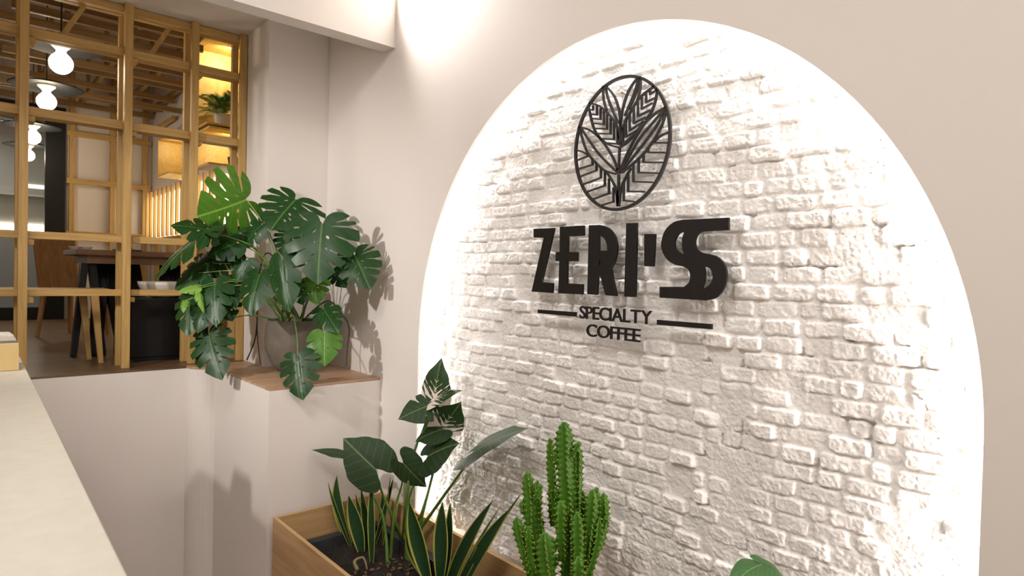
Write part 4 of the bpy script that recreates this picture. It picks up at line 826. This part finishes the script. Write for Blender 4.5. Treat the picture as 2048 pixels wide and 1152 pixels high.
def blade(root, base, tip, w_, bend=(0, 0, 0), tw=0, m=M_snake):
    base = Vector(base); tip = Vector(tip); bend = Vector(bend); n = 22; bm = BM(); uvl = bm.loops.layers.uv.new('uv'); rows = []
    for k in range(n + 1):
        t = k / n; c = base.lerp(tip, t) + bend * 4 * t * (1 - t)
        wd = w_ * (.42 + .58 * math.sin(min(1, t / .55) * math.pi / 2)) * (1 - max(0, (t - .5) / .5) ** 2.2) / 2 + .0006
        d = (tip - base).normalized(); V = (cam_r * math.cos(tw + .5 * t) + cam_b * math.sin(tw + .5 * t)); V = (V - d * V.dot(d)).normalized(); Nn = V.cross(d)
        rows.append([bm.verts.new(c + V * wd * s_ + Nn * (wd * .45 * (s_ * s_ - .4) + th_)) for th_ in (-.0015, .0015) for s_ in (-1, -.6, 0, .6, 1)])
    def face(vs, uv):
        f_ = bm.faces.new(vs); f_.smooth = True
        for l, c_ in zip(f_.loops, uv): l[uvl].uv = c_
    vv = (.0, .2, .5, .8, 1.0)
    for k in range(n):
        a, b = rows[k], rows[k + 1]
        for g in (0, 5):
            for j in range(4): face((a[g + j], a[g + j + 1], b[g + j + 1], b[g + j]), [(k / n, .5 + (vv[j] - .5) * .9), (k / n, .5 + (vv[j + 1] - .5) * .9), ((k + 1) / n, .5 + (vv[j + 1] - .5) * .9), ((k + 1) / n, .5 + (vv[j] - .5) * .9)])
        for j in (0, 4): face((a[j], b[j], b[j + 5], a[j + 5]), [(0, .99)] * 4)
    return obj('leaf', bm, m, root, False, True)
def clump(lab, blades):
    b0 = Vector(blades[0][0]); r_ = thing('snake_plant', (b0.x, b0.y, SZ), lab, 'snake plant', 'snake plants')
    for b, t, w_, bd, tw in blades: blade(r_, b, t, w_, bd, tw)
def sp(bx_, by_, tx, ty, w_, bend=0, dd=0, tw=0):
    b = soilpt(bx_, by_); d = (b - EYE).dot(-cam_b); t = capx(S4(tx, ty, d + dd), 2.10); return (b, t, px4(w_, d), cam_r * px4(bend, d), tw)
clump('dark snake plant clump with yellow edges at the far left of the planter', [sp(432, 985, 368, 640, 62, -22), sp(492, 1030, 428, 742, 82, 6), sp(436, 1000, 322, 675, 30, -6, -.08, .3)])
clump('tall upright snake plant clump behind the leaning alocasia stems', [sp(545, 1085, 545, 660, 46, 0, 0, .2), sp(520, 1010, 490, 705, 42, 8, .02), sp(560, 990, 655, 655, 34, 6, -.02, .4), sp(600, 1000, 640, 650, 24, 0, .02, .8), sp(520, 1000, 462, 730, 30, 0, .1), sp(575, 985, 600, 720, 40, 10, .05, .2)])
clump('broad dark green snake plant clump in the middle front of the planter', [sp(835, 1190, 738, 775, 92, -6), sp(806, 1140, 728, 905, 74, -6, -.06), sp(892, 1190, 905, 775, 80, 0, -.04), sp(905, 1190, 945, 780, 62, 10, .02, .3)])
clump('snake plant clump leaning right beside the branching cactus', [sp(912, 1290, 1160, 770, 62, -30, -.2), sp(950, 1310, 1250, 808, 66, -26, -.2), sp(930, 1300, 1200, 800, 24, -14, -.2, .8), sp(960, 1320, 1308, 730, 32, -16, -.2, .6)])
# alocasia
al0 = soilpt(735, 1060); al = thing('alocasia_plant', (al0.x, al0.y, SZ), 'alocasia with large dark arrow shaped leaves on long leaning stems', 'potted plant')
dA = (al0 - EYE).dot(-cam_b)
bm = BM(); tube(bm, [al0 - Vector((0, 0, .02)), al0 + Vector((-.005, 0, .06)), al0 + Vector((0, 0, .15))], .028, .020, 10); part('trunk', bm, M_stem, al, smooth=True)
AL = [(0, (563, 607, dA - .10), (398, 448, dA - .02), 272, n_(-.05, .35, 1), .15, .15, [(640, 830), (595, 720)], (720, 1010)),
      (0, (402, 532, dA + .1), (236, 508, dA + .1), 120, n_(-.05, 1, .10), .1, .05, [(600, 850), (490, 640)], (625, 1085)),
      (0, (705, 575, dA - .25), (825, 700, dA - .28), 190, n_(.4, -.6, .7), .1, .2, [(660, 830), (700, 680)], (640, 1060)),
      (0, (832, 542, dA - .30), (992, 474, dA - .36), 250, n_(-.35, .8, .6), .2, .2, [(740, 740), (800, 620)], (712, 940)),
      (0, (1068, 516, dA - .12), (1342, 396, dA - .25), 230, n_(-.3, 1, .42), .10, .1, [(900, 760), (1000, 620)], (800, 900)),
      (0, (900, 405, dA - .25), (764, 468, dA - .25), 190, n_(.1, .9, .4), .2, .2, [(800, 850), (850, 650)], (790, 930)),
      (0, (800, 280, dA + .05), (776, 470, dA + .05), 1, n_(0, 1), 0, 0, [(735, 760), (760, 520)], (706, 930))]
for i, (t, b, tp, w_, nn, dr_, fo_, st_, rt) in enumerate(AL):
    B = S4(*b); Tp = S4(*tp)
    if w_ > 1: leaf(al, TA[t], B, Tp, px4(w_, b[2]) * 1.15, M_alo, nn, dr_, fo_, .012, seed=40 + i)
    if w_ > 1:
        r_ = soilpt(*rt) if rt[1] > 1000 else S4(rt[0], rt[1], dA); c_ = [S4(a, b_, dA) for a, b_ in st_]
        petiole(al, [al0 + Vector((0, 0, .10)) if rt[1] < 1050 else soilpt(630, 1085), r_, *c_, B], .013, .0055, M_stem)
# variegated plant, with its own tall stem
va0 = soilpt(700, 1000); va = thing('variegated_alocasia', (va0.x, va0.y, SZ), 'tall alocasia with white streaked leaves beside the glowing arch edge', 'potted plant')
dV = dA - .22
for i, (T_, b, tp, w_, m_, nn, st_) in enumerate([
    (TA[0], (862, 262, dV), (900, 38, dV + .06), 230, M_alov, n_(-.45, .1, .8), [(720, 780), (760, 520), (830, 370)]),
    (TA[1], (838, 282, dV - .02), (676, 356, dV - .08), 210, M_alo, n_(-.2, .6, .9), [(715, 800), (750, 560), (815, 380)]),
    (TA[0], (900, 395, dV), (1000, 265, dV + .04), 230, M_alov, n_(.2, .1, 1), [(790, 850), (860, 620), (905, 450)])]):
    B = S4(*b); leaf(va, T_, B, S4(*tp), px4(w_, dV), m_, nn, .15, .18, .015, seed=70 + i)
    petiole(va, [va0, *[S4(a, b_, dV) for a, b_ in st_], B], .009, .004, M_stem)
# white streaked part of the folded leaf in front
leaf(va, TA[0], S4(855, 262, dV - .03), S4(1008, 205, dV), px4(120, dV), M_alov, n_(.1, .8, .6), .15, .2, .01, seed=90)
# curled dead leaf
bm = BM(); tube(bm, [soilpt(470, 1165) + Vector((0, 0, .05)), soilpt(455, 1130) + Vector((0, 0, .06)), soilpt(500, 1120) + Vector((0, 0, .07)), soilpt(520, 1145) + Vector((0, 0, .03))], .012, .004, 6)
o = obj('dry_leaf', bm, mat('dry_leaf', (.25, .18, .09), .7), smooth=True); tag(o, 'curled dry brown leaf on the liner rim at the bottom', 'leaf')

# euphorbia
ca0 = Vector((1.86, 1.82, .42)); ca = thing('candelabra_cactus', (1.86, 1.82, .42), 'branching ribbed green cactus standing in front of the white brick', 'cactus')
S5 = lambda x, y, d: at(960 + x * .332, 820 + y * .332, d)
dC = (Vector((1.88, 1.80, 1.2)) - EYE).dot(-cam_b)
def column(pts, rad, rot=0):
    pts = catmull(pts, 8); tot = sum((b - a).length for a, b in zip(pts, pts[1:])); n = max(10, int(tot / .0065)); P = []
    cum = [0]
    for a, b in zip(pts, pts[1:]): cum.append(cum[-1] + (b - a).length)
    for k in range(n + 1):
        s_ = tot * k / n; i = min(len(pts) - 2, max(0, sum(1 for c_ in cum if c_ < s_) - 1)); P.append(pts[i].lerp(pts[i + 1], (s_ - cum[i]) / max(1e-6, cum[i + 1] - cum[i])))
    bm = BM(); R_ = []; E_ = []; NR = 4; SEG = 24; q = random.Random(int(rad * 1e5) + int(abs(pts[0].x) * 1e4)); ph = [q.uniform(0, 6) for _ in range(NR)]
    for k, p in enumerate(P):
        t = k / n; d = (P[min(k + 1, n)] - P[max(k - 1, 0)]).normalized(); x = (cam_r - d * cam_r.dot(d)).normalized(); y = d.cross(x)
        rr = rad * (.72 + .28 * min(1, t * 3)) * (1 - max(0, (t - .86) / .14) ** 2 * .75) * (1 + .06 * math.sin(t * 14 + ph[0])); ring = []
        for j in range(SEG):
            a = 2 * math.pi * j / SEG; rib = abs(math.cos(a * NR / 2)) ** 4; ri = round(a / (2 * math.pi / NR)) % NR
            tooth = (.5 + .5 * math.sin(k * .0065 / .024 * 2 * math.pi + ph[ri])) ** 1.6
            wob = .12 * math.sin(k * .12 + ph[ri]) * rib
            ring.append(bm.verts.new(p + (x * math.cos(a + rot) + y * math.sin(a + rot)) * rr * (.22 + .52 * rib + .34 * tooth * rib) + (x * math.sin(a + rot) - y * math.cos(a + rot)) * rr * wob))
        R_.append(ring)
    for A_, B_ in zip(R_, R_[1:]):
        for j in range(SEG):
            f_ = bm.faces.new((A_[j], A_[(j + 1) % SEG], B_[(j + 1) % SEG], B_[j])); f_.smooth = True
            if j % 6 in (0, 5): pass
    bm.faces.new(R_[0][::-1]); bm.faces.new(R_[-1])
    o = obj('column', bm, M_cac, ca, False, True)
    return P, rad, n, ph, rot
def coltips(info):
    P, rad, n, ph, rot = info; bm = BM()
    for ri in range(4):
        for k in range(2, n):
            tooth = math.sin(k * .0065 / .024 * 2 * math.pi + ph[ri]); tp = math.sin((k - 1) * .0065 / .024 * 2 * math.pi + ph[ri]); tn = math.sin((k + 1) * .0065 / .024 * 2 * math.pi + ph[ri])
            if tooth > tp and tooth >= tn:
                p = P[k]; t = k / n; d = (P[min(k + 1, n)] - P[max(k - 1, 0)]).normalized(); x = (cam_r - d * cam_r.dot(d)).normalized(); y = d.cross(x)
                rr = rad * (.72 + .28 * min(1, t * 3)) * (1 - max(0, (t - .86) / .14) ** 2 * .75) * (1 + .06 * math.sin(t * 14 + ph[0]))
                a = 2 * math.pi * ri / 4 + rot; c_ = p + (x * math.cos(a) + y * math.sin(a)) * rr * 1.08 + (x * math.sin(a) - y * math.cos(a)) * rr * .12 * math.sin(k * .12 + ph[ri])
                bmesh.ops.create_icosphere(bm, subdivisions=1, radius=.0034, matrix=Matrix.Translation(c_))
    o = obj('spines', bm, M_caced, ca, True, True); o['kind'] = 'stuff'; return o
CC = [([(520, 1100, 0), (535, 800, 0), (520, 450, 0), (505, 72, 0)], 96, .25),
      ([(480, 760, .02), (440, 480, .03), (422, 170, .03)], 52, .6), ([(560, 760, .03), (590, 480, .03), (585, 200, .03)], 50, .3),
      ([(400, 1050, 0), (320, 760, 0), (300, 560, 0), (285, 372, 0)], 62, .1), ([(390, 900, .03), (350, 640, .03), (345, 425, .03)], 52, .7),
      ([(360, 1100, -.05), (270, 860, -.06), (218, 645, -.06)], 56, .3), ([(500, 900, -.06), (490, 760, -.07), (488, 545, -.07)], 62, .5),
      ([(620, 980, -.04), (660, 760, -.05), (680, 480, -.05)], 66, .2), ([(640, 1000, .03), (690, 700, .03), (700, 465, .03)], 50, .6),
      ([(650, 950, .0), (735, 740, .0), (745, 500, .0)], 54, .1), ([(600, 1120, -.09), (590, 800, -.10), (585, 612, -.10)], 64, .4),
      ([(430, 1200, -.11), (400, 950, -.12), (388, 740, -.12)], 88, .15), ([(585, 1250, -.13), (590, 1050, -.14), (592, 880, -.14)], 72, .6),
      ([(440, 700, .06), (435, 560, .06), (432, 455, .06)], 44, .2), ([(620, 800, .06), (625, 600, .06), (615, 490, .06)], 46, .5),
      ([(450, 1200, -.02), (330, 980, -.08), (300, 860, -.09), (290, 700, -.09)], 50, .9), ([(540, 1150, -.04), (640, 1000, -.05), (700, 820, -.05), (720, 650, -.05)], 46, .8)]
q_ = random.Random(11)
for cx_, y0_, y1_, sp_ in ((520, 180, 520, 52), (310, 450, 800, 40), (700, 520, 800, 42), (400, 800, 980, 45), (590, 700, 960, 42)):
    for k_ in range(4):
        yy_ = y0_ + (y1_ - y0_) * (k_ + q_.uniform(.1, .8)) / 4; sg_ = -1 if k_ % 2 else 1; dz_ = q_.uniform(-.05, .05)
        CC.append(([(cx_ + sg_ * 12, yy_ + 70, dz_), (cx_ + sg_ * sp_, yy_ + 30, dz_), (cx_ + sg_ * (sp_ + q_.uniform(8, 26)), yy_ - q_.uniform(10, 45), dz_)], q_.uniform(34, 46), q_.uniform(0, 1)))
for pts, w_, rot in CC:
    P = [S5(a, b, dC + c) for a, b, c in pts]
    info = column(P, w_ * .332 / FPX * dC / 2 * 1.38, rot); coltips(info)
bm = BM(); tube(bm, [ca0 - Vector((0, 0, .0)), S5(500, 1500, dC), S5(520, 1180, dC), S5(520, 1050, dC)], .045, .035, 12); part('trunk', bm, M_cac, ca, smooth=True)
cp = thing('planter_soil', (1.8, 1.6, .061), 'dark soil filling the near end of the oak planter below the cactus', 'soil'); 
bm = BM(); box(bm, (X0 + th + .002, Y0 + th + .002, .062), (X1 - th - .002, 2.70, .42)); part('earth', bm, M_soil, cp)
# philodendron whose leaf peeks in at the bottom
dP = 1.85; ph0 = Vector((1.80, .95, .42)); ph = thing('philodendron_plant', ph0, 'single arched green heart leaf peeking in at the bottom in front of the brick', 'plant')
S5b = lambda x, y, d=dP: S5(x, y, d)
B = S5b(1690, 935); leaf(ph, TH[0], B, S5(1480, 1105, dP - .08), 90 * .332 / FPX * dP * 2.2, M_phil, n_(-.3, 1, .5), .5, .3, .02, seed=3)
leaf(ph, TH[0], B + Vector((.005, .0, -.001)), S5(1860, 1060, dP + .02), 80 * .332 / FPX * dP * 2.2, M_phil, n_(.5, .8, .5), .5, .4, .02, seed=5)
petiole(ph, [ph0, ph0.lerp(B, .5) + Vector((-.03, 0, 0)), S5b(1692, 1100), B], .006, .004, M_stemy)
